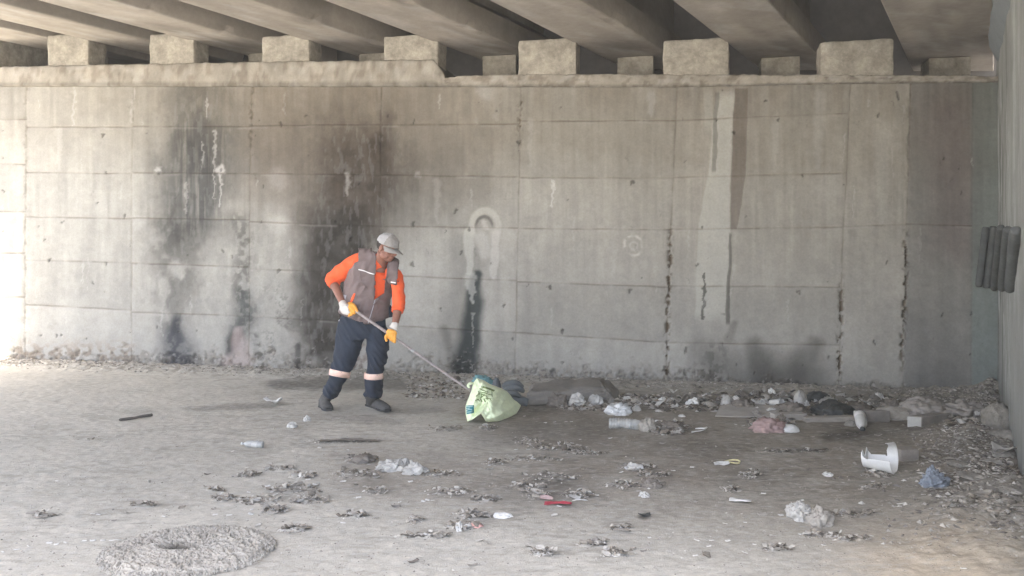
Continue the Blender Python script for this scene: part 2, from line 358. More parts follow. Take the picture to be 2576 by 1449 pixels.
PED = [(118, 222, 85, 168), (375, 487, 83, 165), (658, 778, 88, 159), (965, 1102, 88, 154), (1303, 1450, 97, 190), (1668, 1834, 97, 190), (2065, 2249, 100, 192)]
plab = ['pale square pedestal farthest left on the ledge', 'pale sunlit pedestal, second from left', 'cracked stained pedestal, third from left', 'tall broken-cornered pedestal where the ledge steps down',
        'pedestal with white lime stain at its foot', 'pitted grey pedestal left of the dark gap', 'widest pedestal nearest the right side wall']
for i, (a, b, t, bo) in enumerate(PED):
    pl = P(a, bo, wallY(a)-.02); pr = P(b, bo, wallY(b)-.02); zT = P((a+b)/2, t, wallY((a+b)/2)-.02).z
    zB = min(pl.z, pr.z)-.06; dep = .36
    A = Vector((pl.x, pl.y, zB)); B = Vector((pr.x, pr.y, zB)); Cc = B+bdir*dep; D = A+bdir*dep
    up = [Vector((q.x, q.y, zT)) for q in (A, B, Cc, D)]
    o = rough_box('pedestal', [A, B, Cc, D]+up, M['keys'], .012, 7, i*5+1, .03); o['label'] = plab[i]; adopt(abut, o)

# ------------------------------------------------------------------ girders, deck
def Hs(X0): return 2.85+(X0+12.1)*(-.0533)
def sk(X0, Y, z): return Vector((X0+.6*Y, Y, z))
Y_FRONT, G_END = 1.3, 1.35
GIR = [(-13.67, .80, None), (-12.1, .80, None), (-10.45, .81, 2.766), (-8.647, .80, 2.677), (-6.79, .835, 2.56), (-4.917, .895, 2.455), (-3.022, .89, 2.359), (-1.042, 1.0, 2.26)]
glab = ['low concrete girder at the far left edge under the deck', 'concrete girder passing left of the farthest left pedestal',
        'concrete girder between the two palest pedestals', 'concrete girder between the second and third pedestals', 'concrete girder reaching the ledge left of the broken pedestal',
        'concrete girder reaching the dark gap beside the broken pedestal', 'broad grey girder with chipped edge above the right half', 'widest smooth girder beside the right side wall']
gw = []
for i, (x0, w, hh) in enumerate(GIR):
    hh = hh or Hs(x0); zb = H+hh; wallEnd = 9.539
    # bulb tee profile (lateral, height)
    def ln(a, b, n): return [(a[0]+(b[0]-a[0])*k/n, a[1]+(b[1]-a[1])*k/n) for k in range(n)]
    prof = ln((0.012, 0), (w-.012, 0), 8)+ln((w-.012, 0), (w, .012), 1)+ln((w, .012), (w, .29), 3)+ln((w, .29), (w-.27, .46), 2)+ln((w-.27, .46), (w-.27, 1.02), 2)+ln((w-.27, 1.02), (w+.05, 1.16), 2)
    prof += ln((w+.05, 1.16), (-.05, 1.16), 2)+ln((-.05, 1.16), (.27, 1.02), 2)+ln((.27, 1.02), (.27, .46), 2)+ln((.27, .46), (0, .29), 2)+ln((0, .29), (0, .012), 3)+ln((0, .012), (.012, 0), 1)+[(0.012, 0)]
    # far end a bit behind the wall face
    Yw_end = (9.539-WS*x0)/(1+WS*.6)+G_END
    ys = np.arange(Y_FRONT, Yw_end, .09); ys[-1] = Yw_end
    n, m_ = len(ys), len(prof); PV = np.zeros((n, m_, 3)); PC = np.zeros((n, m_, 3))
    pu = np.array([p[0] for p in prof]); pz = np.array([p[1] for p in prof])
    YY = ys[:, None]; UU = pu[None]+0*YY; ZZ = pz[None]+0*YY
    per = np.arange(m_)[None]*.1+0*YY
    nz = fbm(YY*3+i*7, UU*6+ZZ*5, 4, 80+i)-.5
    edge = ((np.abs(UU-w) < .02) & (ZZ < .02))
    chip = ss(.60, .72, fbm(YY*5+0*UU, UU*0+i, 3, 90+i))*edge*.03
    PV[..., 0] = x0+UU+.6*YY-chip; PV[..., 1] = YY; PV[..., 2] = zb+ZZ+nz*.006+chip
    c0 = np.array([.36, .325, .28])
    strip = fbm(YY*1.2+0*UU, UU*9+ZZ*3, 4, 100+i)
    PC[:] = c0*(1+(strip-.5)[..., None]*.46)*(1-.22*ss(.62, .72, fbm(YY*1.1+0*UU, UU*2.2, 4, 150+i)))[..., None]*(1+(fbm(YY*.7, UU*3, 3, 110+i)-.5)[..., None]*.25)
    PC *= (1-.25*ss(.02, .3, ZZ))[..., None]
    pale = ss(.6, .72, fbm(YY*2.5, UU*10, 4, 120+i))*(ZZ < .01); PC += (np.array([.48, .46, .43])-PC)*pale[..., None]*.45
    o = link('bridge_girder', grid_mesh('girder', PV, PC, False), M['girder'])
    # close the far end
    me = o.data; bm = bmesh.new(); bm.from_mesh(me); bmesh.ops.remove_doubles(bm, verts=bm.verts, dist=.0004); bmesh.ops.holes_fill(bm, edges=[e for e in bm.edges if e.is_boundary]); bmesh.ops.recalc_face_normals(bm, faces=bm.faces); bm.to_mesh(me); bm.free()
    setprops(o, glab[i], 'girder', 'concrete girders carrying the bridge deck')
    # small bearing block under it, toward the back of the shelf
    if x0 > -14:
        yb = Yw_end-.75; cx_ = x0+w*.5+.6*yb; hw = .22
        ca = Vector((cx_, yb, 0))
        zs = H-(190 if x0 > -6 else 160)/1.0*0
        pxm = CX+F*cx_/yb; zl = H-((LTR(pxm) if pxm > 1122 else LTL(pxm))-HY)/F*(9.539/(1+WS*(pxm-CX)/F))-.05
        A = ca-tdir*hw; B = ca+tdir*hw; Cc = B+bdir*.35; D = A+bdir*.35
        z1 = zb-.012
        o = rough_box('bearing_block', [Vector((q.x, q.y, zl)) for q in (A, B, Cc, D)]+[Vector((q.x, q.y, z1)) for q in (A, B, Cc, D)], M['keys'], .004, 2, i, .01); adopt(abut, o)
# deck slab
def deckz(X0): return H+Hs(X0)+1.165
dv = []
for X0 in (-15.0, 3.5):
    for Y in (Y_FRONT-.3, 14.5):
        for dz in (.03, .30): dv.append(sk(X0, Y, deckz(X0)+dz))
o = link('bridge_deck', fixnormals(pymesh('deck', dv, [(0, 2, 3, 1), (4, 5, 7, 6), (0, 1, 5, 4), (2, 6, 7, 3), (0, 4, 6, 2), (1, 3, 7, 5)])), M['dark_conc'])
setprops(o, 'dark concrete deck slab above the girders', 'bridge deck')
# diaphragm / back wall closing the space behind the shelf
bw = []
for t_ in (-11.5, 8.5):
    for z_ in (0, 6.2):
        for d_ in (1.75, 2.1):
            q = Vector((0, 9.539, 0))+tdir*t_+bdir*d_; bw.append((q.x, q.y, z_))
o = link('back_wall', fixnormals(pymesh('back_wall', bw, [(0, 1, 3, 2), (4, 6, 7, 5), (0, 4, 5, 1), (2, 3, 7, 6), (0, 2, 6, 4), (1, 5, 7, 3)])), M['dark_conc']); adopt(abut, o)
# body of the wall behind its face so it has thickness (left end visible from the side); raised to the deck to block sunlight
q0 = P(-330, 640, wallY(-330)); e0 = Vector((q0.x, q0.y, 0)); e1 = e0+bdir*1.75
o = link('wall_end_blocker', fixnormals(pymesh('wall_end_blocker', [e0, e1, e1+Vector((0, 0, 5.6)), e0+Vector((0, 0, 5.6))], [(0, 1, 2, 3)])), M['dark_conc']); adopt(abut, o)

# ------------------------------------------------------------------ right side wall
def sideX(Y): return .40+.553*Y
ysd = np.concatenate([np.arange(2.6, 4.6, .05), np.arange(4.6, 8.75, .012)]); zsd = np.linspace(-.1, 4.7, 330)
YS, ZS = np.meshgrid(ysd, zsd); XS = sideX(YS)
spx = CX+F*XS/YS; spy = HY-F*(ZS-H)/YS
sw = (fbm(YS*2, ZS*2, 4, 130)-.5)*.25; st = fbm(YS*9, ZS*.8, 4, 131); mo = fbm(YS*3, ZS*3, 5, 132)
C = np.array([.25, .255, .24])*np.ones(YS.shape+(1,))*(1+(mo-.5)*.45)[..., None]*(1+(st-.5)*.35)[..., None]
def band(yc, hw, z0, z1, soft=.5):
    return (1-ss(hw*(1-soft), hw*(1+soft), np.abs(YS-yc+sw*.9)))*ss(z0, z0+.15, ZS)*ss(z1, z1-.2, ZS)
for yc, hw, z0, z1, a in [(8.15, .10, .75, 1.25, .8), (8.05, .06, 1.7, 2.4, .7), (7.75, .12, 1.5, 3.2, .45), (7.3, .10, .5, 1.4, .6), (7.0, .05, .2, 3.0, .3), (8.25, .05, 1.2, 3.0, .6), (6.5, .2, 0, 2.6, .25), (5.9, .15, 1., 3.4, .25)]:
    C += (np.array([.50, .53, .51])-C)*(band(yc, hw, z0, z1)*a*ss(.3, .55, fbm(YS*25, ZS*6, 3, 140)))[..., None]
for yc, hw, z0, z1, a in [(7.9, .10, .9, 2.9, .35), (7.5, .08, 0, 3.2, .25), (8.33, .04, 0, 1.0, .5), (6.9, .12, 1.8, 4, .25)]:
    C *= (1-band(yc, hw, z0, z1)*a)[..., None]
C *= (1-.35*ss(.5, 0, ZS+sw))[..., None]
snr = np.array([-1, .553, 0])/math.hypot(1, .553)
dsp = (mo-.5)*.02+(st-.5)*.008+(fbm(YS*40, ZS*40, 2, 133)-.5)*.003
SV = np.stack([XS, YS, ZS], -1)+snr[None, None]*dsp[..., None]
side = empty('side_wall', (sideX(5.5), 5.5, 0)); setprops(side, 'pale blue-grey concrete wall closing the right edge, streaked with white lime', 'wall')
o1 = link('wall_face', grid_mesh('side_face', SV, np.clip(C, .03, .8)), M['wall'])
qa = [(sideX(2.6), 2.6), (sideX(8.72), 8.72), (sideX(8.72)+.9, 8.72), (sideX(2.6)+.9, 2.6)]
vs = [(x+.004, y, -.1) for x, y in qa]+[(x+.004, y, 4.69) for x, y in qa]
o2 = link('wall_body', fixnormals(pymesh('side_body', vs, [(1, 2, 6, 5), (2, 3, 7, 6), (3, 0, 4, 7), (4, 5, 6, 7)])), M['far_ground'])
# haunch bulging out at the top of the wall
hv = []; ny = 30
for k in range(ny):
    Y = 4.3+(8.3-4.3)*k/(ny-1)
    for (du, z_) in [(-.02, 3.42), (.03, 3.48), (.08, 3.62), (.10, 3.85), (.10, 4.7)]:
        q = Vector((sideX(Y), Y, z_+.04*mnoise.noise(Vector((Y*3, z_, 1)))))+Vector(snr)*(du+.012*mnoise.noise(Vector((Y*5, z_*3, 3)))); hv.append(q)
o3 = link('haunch', grid_mesh('haunch', np.array(hv).reshape(ny, 5, 3), np.full((ny, 5, 3), .20)*np.array([.92, 1, 1.04])), M['wall'])
adopt(side, o1, o2, o3)

# unseen block added on the left end of the wall to keep the sun out there
ck = []
for pxx in (-330, -14):
    q = P(pxx, 640, wallY(pxx)); q = Vector((q.x, q.y, 0))+Vector((nrm[0], nrm[1], 0))*.03
    for d_ in (0, 1.7):
        r_ = q+bdir*d_; ck += [(r_.x, r_.y, 3.55), (r_.x, r_.y, 5.55)]
o = link('added_sun_block', fixnormals(pymesh('cheek', ck, [(0, 1, 3, 2), (4, 6, 7, 5), (0, 4, 5, 1), (2, 3, 7, 6), (0, 2, 6, 4), (1, 5, 7, 3)])), M['keys']); adopt(abut, o)
# ------------------------------------------------------------------ ground
gx = np.arange(-9.5, 5.9, .0165)
gy = [2.9]
while gy[-1] < 11.9: gy.append(gy[-1]+.0062+(.0085)*(gy[-1]-3)/8)
gy = np.array(gy); GX, GY = np.meshgrid(gx, gy)
gpx = CX+F*GX/GY; gpy = HY+F*H/GY
n1 = fbm(GX*.9, GY*.9, 4, 200); n2 = fbm(GX*4, GY*4, 5, 201); n3 = fbm(GX*16, GY*16, 4, 202); n4 = fbm(GX*38, GY*38, 3, 203)
GWp = ((fbm(GX*3, GY*3, 4, 204)-.5)*70, (fbm(GX*3, GY*3, 4, 205)-.5)*26)
gw1 = ((fbm(GX*9, GY*9, 3, 206)-.5)*26, (fbm(GX*9, GY*9, 3, 207)-.5)*10)
def gs(pts, soft=.6, yr=1, w=None):
    w = GWp if w is None else w
    return seg_mask(gpx, gpy*1.0, pts, soft, w) if yr == 1 else seg_mask(gpx, gpy*yr, [(a, b*yr, c) for a, b, c in pts], soft, (w[0], w[1]*yr))
pale = np.array([.45, .424, .36]); brown = np.array([.25, .223, .182])
bm_ = np.clip(.75*gs([(950, 1190, 160), (1300, 1220, 200), (1700, 1200, 280), (2300, 1200, 320)], .9, 1.9)+gs([(1250, 1040, 120), (1500, 1070, 220), (2000, 1090, 240), (2500, 1110, 260)], .8, 1.9), 0, 1)
bm_ = bm_*(.65+.35*ss(.3, .6, n2))
C = pale+(brown-pale)*bm_[..., None]
C = C*(1+(n1-.5)*.18)[..., None]*(1+(n2-.5)*.22)[..., None]*(1+(n3-.5)*.16)[..., None]*(1+(n4-.5)*.16)[..., None]
warm_bounce = gs([(2350, 1430, 260)], .9, 2.0); C = C*(1+warm_bounce[..., None]*np.array([.16, .06, -.04]))  # warm bounced light painted into the floor colour at lower right
Hh = (n1-.5)*.012+(n2-.5)*.006+(n3-.5)*.006+(n4-.5)*.005
def gdark(m, a, tint=(1, 1, 1)):
    global C
    C = C*(1-m[..., None]*a*np.array(tint))
# dark damp / sooty patches, and the man's shadow painted beside his feet, (x, y, r) flattened in y
for pts, yr, a in [([(700, 968, 40), (860, 965, 60), (1000, 968, 60)], 3.2, .55), ([(480, 1030, 20), (620, 1022, 40), (690, 1016, 30)], 4, .38), ([(810, 1112, 10), (950, 1110, 12)], 3, .5),
                   ([(1945, 1134, 14), (2070, 1136, 14)], 4, .45), ([(2080, 1100, 24), (2150, 1094, 40)], 2.6, .5), ([(350, 1037, 50)], 5, .2), ([(990, 1035, 40), (1090, 1032, 40)], 4, .3),
                   ([(1640, 1010, 80), (1780, 1010, 60)], 3.4, .4), ([(1880, 1025, 80), (2150, 1020, 120), (2400, 1030, 90)], 3.4, .42), ([(1380, 1010, 80)], 3.4, .4), ([(1330, 1035, 60)], 4, .3),
                   ([(830, 1045, 60), (980, 1060, 40)], 4, .22), ([(240, 1050, 40)], 5, .16), ([(1620, 1297, 18)], 2.2, .7), ([(1835, 1232, 14)], 2, .5), ([(2075, 1285, 14)], 2.2, .4), ([(2450, 1150, 110), (2530, 1250, 90)], 1.8, .3),
                   ([(2380, 1230, 60)], 2, .3), ([(1080, 1340, 60)], 4, .2), ([(1250, 1100, 90), (1450, 1080, 120)], 3, .26), ([(1350, 1230, 170)], 3.2, .24), ([(1750, 1130, 140)], 4, .2), ([(930, 1220, 90)], 3.2, .2), ([(1900, 1200, 120)], 4, .2), ([(600, 1130, 70)], 5, .14), ([(1180, 1310, 90)], 3.5, .22), ([(2200, 1075, 170)], 3.6, .3), ([(100, 1075, 40)], 5, .12), ([(720, 1235, 70), (800, 1250, 50)], 3, .2), ([(1390, 1230, 90)], 3, .22)]:
    gdark(gs(pts, .7, yr, gw1), a, (1, 1, 1))
flake = ss(.56, .66, fbm(GX*7, GY*22, 4, 210))*ss(.45, .6, fbm(GX*1.5, GY*1.5, 3, 211)); gdark(flake, .18)
fl2 = ss(.60, .70, fbm(GX*30, GY*60, 3, 212)); gdark(fl2, .14)
fl3 = ss(.64, .72, fbm(GX*22, GY*50, 3, 213)); C = C+(np.array([.45, .44, .40])-C)*(fl3*.35)[..., None]
# litter / crumb clumps raised from the floor
CL = [(905, 1156, 36, 9), (560, 1255, 25, 6), (740, 1230, 66, 13), (650, 1262, 50, 9), (780, 1258, 50, 12), (690, 1285, 30, 6), (1340, 1156, 66, 6), (1240, 1166, 26, 5), (1385, 1204, 66, 11), (1325, 1226, 46, 9),
      (1130, 1240, 56, 10), (1215, 1258, 28, 8), (1350, 1247, 36, 10), (1450, 1245, 40, 7), (1560, 1222, 44, 8), (1632, 1219, 30, 11), (1600, 1178, 40, 9), (1640, 1195, 40, 5), (945, 1238, 28, 8),
      (885, 1300, 32, 6), (1042, 1312, 17, 7), (1180, 1298, 44, 10), (1160, 1328, 44, 8), (1060, 1350, 60, 5), (735, 1333, 34, 7), (1330, 1111, 32, 9), (1395, 1127, 55, 8), (1450, 1136, 34, 5), (1880, 1196, 22, 9),
      (1836, 1231, 18, 7), (2150, 1292, 60, 8), (900, 1195, 60, 9), (620, 1195, 30, 6), (850, 1112, 80, 4), (1490, 1369, 34, 6), (1990, 1135, 90, 4), (1120, 1080, 40, 6), (1230, 1076, 24, 7), (2210, 1195, 40, 7),
      (1700, 1075, 30, 6), (2060, 1345, 40, 6), (2140, 1356, 40, 4), (1480, 1140, 40, 4), (540, 1232, 20, 4), (1560, 1330, 24, 4), (1950, 1380, 30, 5), (2420, 1290, 50, 10), (2500, 1200, 60, 30), (2520, 1300, 50, 30),
      (700, 1180, 40, 6), (360, 1272, 30, 3), (110, 1300, 20, 3), (1540, 1395, 30, 6), (1360, 1395, 24, 5), (2200, 1225, 30, 6), (1100, 1195, 60, 6), (760, 1200, 30, 5)]
clump = np.zeros(GX.shape)
for (a, b, rx, ry) in CL:
    d = np.hypot((gpx-a+gw1[0])/rx, (gpy-b+gw1[1]*.7)/ry); clump = np.maximum(clump, 1-ss(.5, 1.1, d))
cr = 1-np.abs(2*fbm(GX*26, GY*26, 3, 220)-1)
Hh = Hh+clump*ss(.72, .95, cr)*.009+clump*.003
C = C*(1-(clump*ss(.85, .55, cr)*.55)[..., None]); C = C+(np.array([.40, .375, .33])-C)*(clump*ss(.85, .98, cr)*.35)[..., None]  # shadows between the litter crumbs painted into the floor colour
# dirt against the walls
dw = (9.539-WS*GX)-GY      # distance in front of the wall (in Y)
foot = ss(.75, .05, dw+(n2-.5)*.6)
Hh = Hh+foot*(.02+.05*n3)*ss(-.1, .1, dw+.1); C = C*(1-foot*.22*ss(.35, .6, n3))[..., None]
ds = sideX(GY)-GX
heap = ss(1.15, .1, ds+(n2-.5)*.9)*ss(3.2, 4.6, GY)
Hh = Hh+heap*(.02+.16*(fbm(GX*3, GY*3, 3, 230)-.2)+.05*(n3-.5))*ss(1.1, .2, ds); C = C*(1-heap*.22)[..., None]
Hh = Hh+ss(1.3, .5, ds)*0
hb2 = gs([(2090, 1093, 40), (2300, 1098, 60), (2420, 1110, 50)], .6, 2.5); Hh = Hh+hb2*.015*n3
gv = np.stack([GX, GY, Hh], -1)
edge = ss(0, .3, GX-gx[0])*ss(0, .3, gx[-1]-GX)*ss(0, .3, GY-gy[0])
gv[..., 2] = gv[..., 2]*edge
o = link('underpass_floor', grid_mesh('floor', gv, np.clip(C, .03, .7)), M['ground']); o['kind'] = 'structure'
def gz(x, y):
    j = min(max(int(round((x-gx[0])/.0165)), 0), len(gx)-1); i = min(max(int(np.searchsorted(gy, y)), 0), len(gy)-1)
    return float(gv[i, j, 2])
# outer ground, one big sheet just under the detailed floor
me = pymesh('ground', [(-500, -500, -.012), (500, -500, -.012), (500, 500, -.012), (-500, 500, -.012)], [(0, 1, 2, 3)])
o = link('ground', me, M['far_ground']); o['kind'] = 'structure'
# ------------------------------------------------------------------ the person
M['skin'] = mat('skin', (.25, .118, .082), rough=.55, nscale=60, var=.06, nscale2=9, var2=.1, bump=.12, bscale=120, bdist=.002, sub=.08)
M['orange'] = mat('orange_jersey', (.80, .115, .035), rough=.8, nscale=90, var=.05, nscale2=8, var2=.05, bump=.35, bscale=220, bdist=.003)
M['vest'] = mat('grey_brown_vest', (.16, .122, .115), rough=.7, nscale=40, var=.07, nscale2=6, var2=.10, bump=.3, bscale=160, bdist=.003)
M['vest_pale'] = mat('vest_dusty_lining', (.34, .33, .35), rough=.8, nscale=40, var=.08)
M['navy'] = mat('navy_workwear', (.021, .029, .044), rough=.85, nscale=45, var=.12, nscale2=5, var2=.22, bump=.4, bscale=200, bdist=.003)
M['band'] = mat('reflective_band', (.80, .56, .46), rough=.5, nscale=60, var=.06, nscale2=30, var2=.10, bump=.2)
M['white_trim'] = mat('white_piping', (.82, .80, .78), rough=.5, nscale=50, var=.04)
M['glove_white'] = mat('white_knit_glove', (.56, .53, .48), rough=.9, nscale=80, var=.08, nscale2=14, var2=.08, bump=.6, bscale=260, bdist=.004)
M['glove_orange'] = mat('amber_rubber_palm', (.78, .36, .06), rough=.6, nscale=60, var=.06, nscale2=14, var2=.06, bump=.3, bscale=180, bdist=.003)
M['boot'] = mat('dusty_boot', (.075, .072, .068), rough=.85, nscale=35, var=.15, nscale2=9, var2=.3, bump=.4, bscale=120, bdist=.004)
M['sole'] = mat('boot_sole', (.05, .05, .048), rough=.85)
M['cap'] = mat('cap_cotton', (.27, .255, .235), rough=.9, nscale=60, var=.08, nscale2=12, var2=.10, bump=.3, bscale=240, bdist=.003)
M['cap_pale'] = mat('cap_pale_panel', (.38, .37, .36), rough=.9, nscale=60, var=.05, nscale2=12, var2=.06, bump=.3, bscale=240, bdist=.003)
M['hair'] = mat('dark_hair', (.03, .024, .02), rough=.8)
M['steel'] = mat('worn_steel_pole', (.33, .29, .275), rough=.5, metal=.25, nscale=50, var=.25, nscale2=9, var2=.25)

def tube_into(bm, pts, rad, ref=(0, -1, 0), n=20, flat=None):
    """closed tapered tube; rad = list of r or (r_side, r_depth); ref = depth direction"""
    rings = []; pts = [Vector(p) for p in pts]; ref = Vector(ref)
    for i, p in enumerate(pts):
        t = (pts[min(i+1, len(pts)-1)]-pts[max(i-1, 0)]).normalized()
        d = ref-t*ref.dot(t); d = d.normalized() if d.length > 1e-4 else t.orthogonal().normalized(); s = t.cross(d)
        r = rad[i]; rs_, rd = (r if isinstance(r, (tuple, list)) else (r, r))
        rings.append([bm.verts.new(p+s*math.cos(a)*rs_+d*math.sin(a)*rd) for a in [2*math.pi*k/n for k in range(n)]])
    for a, b in zip(rings[:-1], rings[1:]):
        for k in range(n): bm.faces.new((a[k], a[(k+1) % n], b[(k+1) % n], b[k]))
    bm.faces.new(rings[0][::-1]); bm.faces.new(rings[-1])
def spline(pts, rad, k=4):
    """catmull-rom resample of points and radii"""
    P_ = [np.array(list(p)+(list(r) if isinstance(r, (tuple, list)) else [r, r])) for p, r in zip(pts, rad)]
    P_ = [2*P_[0]-P_[1]]+P_+[2*P_[-1]-P_[-2]]; out = []
    for i in range(1, len(P_)-2):
        for j in range(k):
            t = j/k; a, b, c, d = P_[i-1:i+3]
            out.append(.5*((2*b)+(-a+c)*t+(2*a-5*b+4*c-d)*t*t+(-a+3*b-3*c+d)*t**3))
    out.append(P_[-2]); return [tuple(o[:3]) for o in out], [(max(o[3], .002), max(o[4], .002)) for o in out]
def stube(bm, pts, rad, ref=(0, -1, 0), n=20, k=4):
    a, b = spline(pts, rad, k); tube_into(bm, a, b, ref, n)
def ell_into(bm, c, r, rot=None, sub=3):
    R = rot.to_4x4() if rot is not None else Matrix.Identity(4)
    bmesh.ops.create_icosphere(bm, subdivisions=sub, radius=1, matrix=Matrix.Translation(c) @ R @ Matrix.Diagonal((r[0], r[1], r[2], 1)))
def remesh(name, bm, vox, smooth=6, fold=None):
    bmesh.ops.recalc_face_normals(bm, faces=bm.faces)
    me = bpy.data.meshes.new(name); bm.to_mesh(me); bm.free()
    o = bpy.data.objects.new('tmp', me); COL.objects.link(o)
    r = o.modifiers.new('r', 'REMESH'); r.mode = 'VOXEL'; r.voxel_size = vox; r.use_smooth_shade = True
    s = o.modifiers.new('s', 'SMOOTH'); s.factor = .5; s.iterations = smooth
    dg = bpy.context.evaluated_depsgraph_get(); out = bpy.data.meshes.new_from_object(o.evaluated_get(dg))
    bpy.data.objects.remove(o); bpy.data.meshes.remove(me); out.name = name
    if fold:
        n = len(out.vertices); co = np.zeros(n*3, np.float32); no = np.zeros(n*3, np.float32)
        out.vertices.foreach_get('co', co); out.vertices.foreach_get('normal', no); co = co.reshape(-1, 3); no = no.reshape(-1, 3)
        d = np.array([fold(Vector(c)) for c in co]); co = co+no*d[:, None]; out.vertices.foreach_set('co', co.ravel()); out.update()
    return out
def cut(me, keep):
    """delete vertices where keep(co) is False"""
    bm = bmesh.new(); bm.from_mesh(me); bmesh.ops.delete(bm, geom=[v for v in bm.verts if not keep(v.co)], context='VERTS'); bm.to_mesh(me); bm.free(); return me
def to_px(p): return CX+F*p.x/p.y, HY-F*(p.z-H)/p.y
def thicken(me, t):
    bm = bmesh.new(); bm.from_mesh(me); bmesh.ops.recalc_face_normals(bm, faces=bm.faces); bmesh.ops.solidify(bm, geom=list(bm.faces), thickness=t); bm.to_mesh(me); bm.free(); return me
def inpoly(x, y, poly):
    c = False; n = len(poly)
    for i in range(n):
        (x1, y1), (x2, y2) = poly[i], poly[(i+1) % n]
        if (y1 > y) != (y2 > y) and x < (x2-x1)*(y-y1)/(y2-y1)+x1: c = not c
    return c
def bvh(me, mw=None):
    bm = bmesh.new(); bm.from_mesh(me)
    if mw: bm.transform(mw)
    t = BVHTree.FromBMesh(bm); bm.free(); return t
EYE = Vector((0, 0, H))
def hit(tree, x, y):
    d = (P(x, y, 1)-EYE).normalized(); h = tree.ray_cast(EYE, d); return (h[0], d) if h[0] is not None else (None, d)
def ribbon_on(tree, name, pts, w, m, lift=.004, step=2.0, parent=None, thick=.002):
    """a narrow sewn strip following a garment, w in pixels (single or per point)"""
    ws = w if isinstance(w, (list, tuple)) else [w]*len(pts)
    ps = []
    for (a, wa), (b, wb) in zip(list(zip(pts, ws))[:-1], list(zip(pts, ws))[1:]):
        n = max(1, int(math.hypot(b[0]-a[0], b[1]-a[1])/step))
        for k in range(n): t = k/n; ps.append((a[0]+(b[0]-a[0])*t, a[1]+(b[1]-a[1])*t, wa+(wb-wa)*t))
    ps.append((pts[-1][0], pts[-1][1], ws[-1]))
    vs = []; fs = []
    for i, (x, y, ww) in enumerate(ps):
        x0, y0, _ = ps[max(i-1, 0)]; x1, y1, _ = ps[min(i+1, len(ps)-1)]
        l = math.hypot(x1-x0, y1-y0) or 1; nx, ny = -(y1-y0)/l*ww/2, (x1-x0)/l*ww/2; row = []
        for s_ in (-1, 1):
            h, d = hit(tree, x+nx*s_, y+ny*s_)
            if h is None: row = None; break
            row.append(h-d*lift)
        if row:
            vs += row
            if len(vs) >= 4 and ok: fs.append((len(vs)-4, len(vs)-3, len(vs)-1, len(vs)-2))
        ok = row is not None
    if not fs: return None
    me = pymesh(name, vs, fs, True); thicken(me, thick)
    return link(name, me, m, parent)
def patch_on(tree, name, poly, m, lift=.004, res=1.0, parent=None, thick=.002):
    xs = [p[0] for p in poly]; ys = [p[1] for p in poly]; nx = int((max(xs)-min(xs))/res)+2; ny = int((max(ys)-min(ys))/res)+2
    idx = {}; vs = []; fs = []
    for j in range(ny):
        for i in range(nx):
            x = min(xs)+i*res; y = min(ys)+j*res
            if inpoly(x, y, poly):
                h, d = hit(tree, x, y)
                if h is not None: idx[i, j] = len(vs); vs.append(h-d*lift)
    for (i, j) in idx:
        q = [(i, j), (i+1, j), (i+1, j+1), (i, j+1)]
        if all(k in idx for k in q): fs.append([idx[k] for k in q])
    if not fs: return None
    me = pymesh(name, vs, fs, True); thicken(me, thick); return link(name, me, m, parent)

person = empty('person', G(888, 1033)); setprops(person, 'man in orange jersey, grey vest and pale cap, bending over with a long pole', 'person')
YT, YF = 7.55, 7.62       # torso / feet depth
px2m = lambda r, Y=7.55: r*Y/F
def fold(amp, fx=9, seed=0, fine=30):
    def f(c):
        p = Vector((c.x*fx*.55, c.y*fx*.5, c.z*fx*1.0+c.x*3))+Vector((seed, seed*2, 0))
        a = 1-abs(mnoise.noise(p))*2.2; b = mnoise.noise(c*fine+Vector((0, 0, seed)))
        return amp*(a-.5)+amp*.25*b
    return f
# key joints -------------------------------------------------------------
sh_l, el_l, wr_l = P(905, 655, 7.56), P(836, 702, 7.66), P(864, 768, 7.44)
sh_r, el_r, wr_r = P(998, 690, 7.44), P(1003, 765, 7.40), P(993, 820, 7.28)
headc = P(975, 622, 7.36); neck_b = P(957, 668, 7.46)
# stick line
S0, S1 = P(872, 766, 7.34), G(1183, 985, .07) 
S1 = P(1183, 983, 7.18)
def onstick(x): t = (x-872)/(1183-872); return S0+(S1-S0)*t
# --- body (skin): head, neck, forearms in one mesh
bm = bmesh.new()
fwd = Vector((.80, -.50, -.36)).normalized(); upv = Vector((.30, -.10, .95)); upv = (upv-fwd*upv.dot(fwd)).normalized(); sid = fwd.cross(upv).normalized()
HR = Matrix((sid, fwd, upv)).transposed()        # local x = side, y = forward, z = up
def hp(x, y, z): return headc+HR @ Vector((x, y, z))
ell_into(bm, hp(0, -.012, .022), (.077, .097, .098), HR)
ell_into(bm, hp(0, .035, -.045), (.060, .058, .070), HR)      # face
ell_into(bm, hp(0, .050, -.088), (.042, .042, .034), HR)      # chin
for s_ in (-1, 1):
    ell_into(bm, hp(.045*s_, .030, -.070), (.026, .045, .035), HR)   # jaw
    ell_into(bm, hp(.043*s_, .062, -.022), (.024, .020, .020), HR)   # cheek
    ell_into(bm, hp(.078*s_, -.008, -.018), (.010, .020, .033), HR)  # ear
    ell_into(bm, hp(.028*s_, .088, .022), (.024, .012, .009), HR)    # brow
    ell_into(bm, hp(.012*s_, .098, -.038), (.010, .012, .009), HR)   # nostril
stube(bm, [hp(0, .088, .012), hp(0, .100, -.010), hp(0, .112, -.032), hp(0, .100, -.042)], [.008, .011, .014, .010], n=12)
ell_into(bm, hp(0, .090, -.062), (.024, .010, .007), HR); ell_into(bm, hp(0, .088, -.073), (.021, .010, .007), HR)
stube(bm, [hp(0, -.02, -.05), neck_b+Vector((-.005, .02, .02)), neck_b+Vector((-.02, .03, -.06))], [.058, .06, .075])
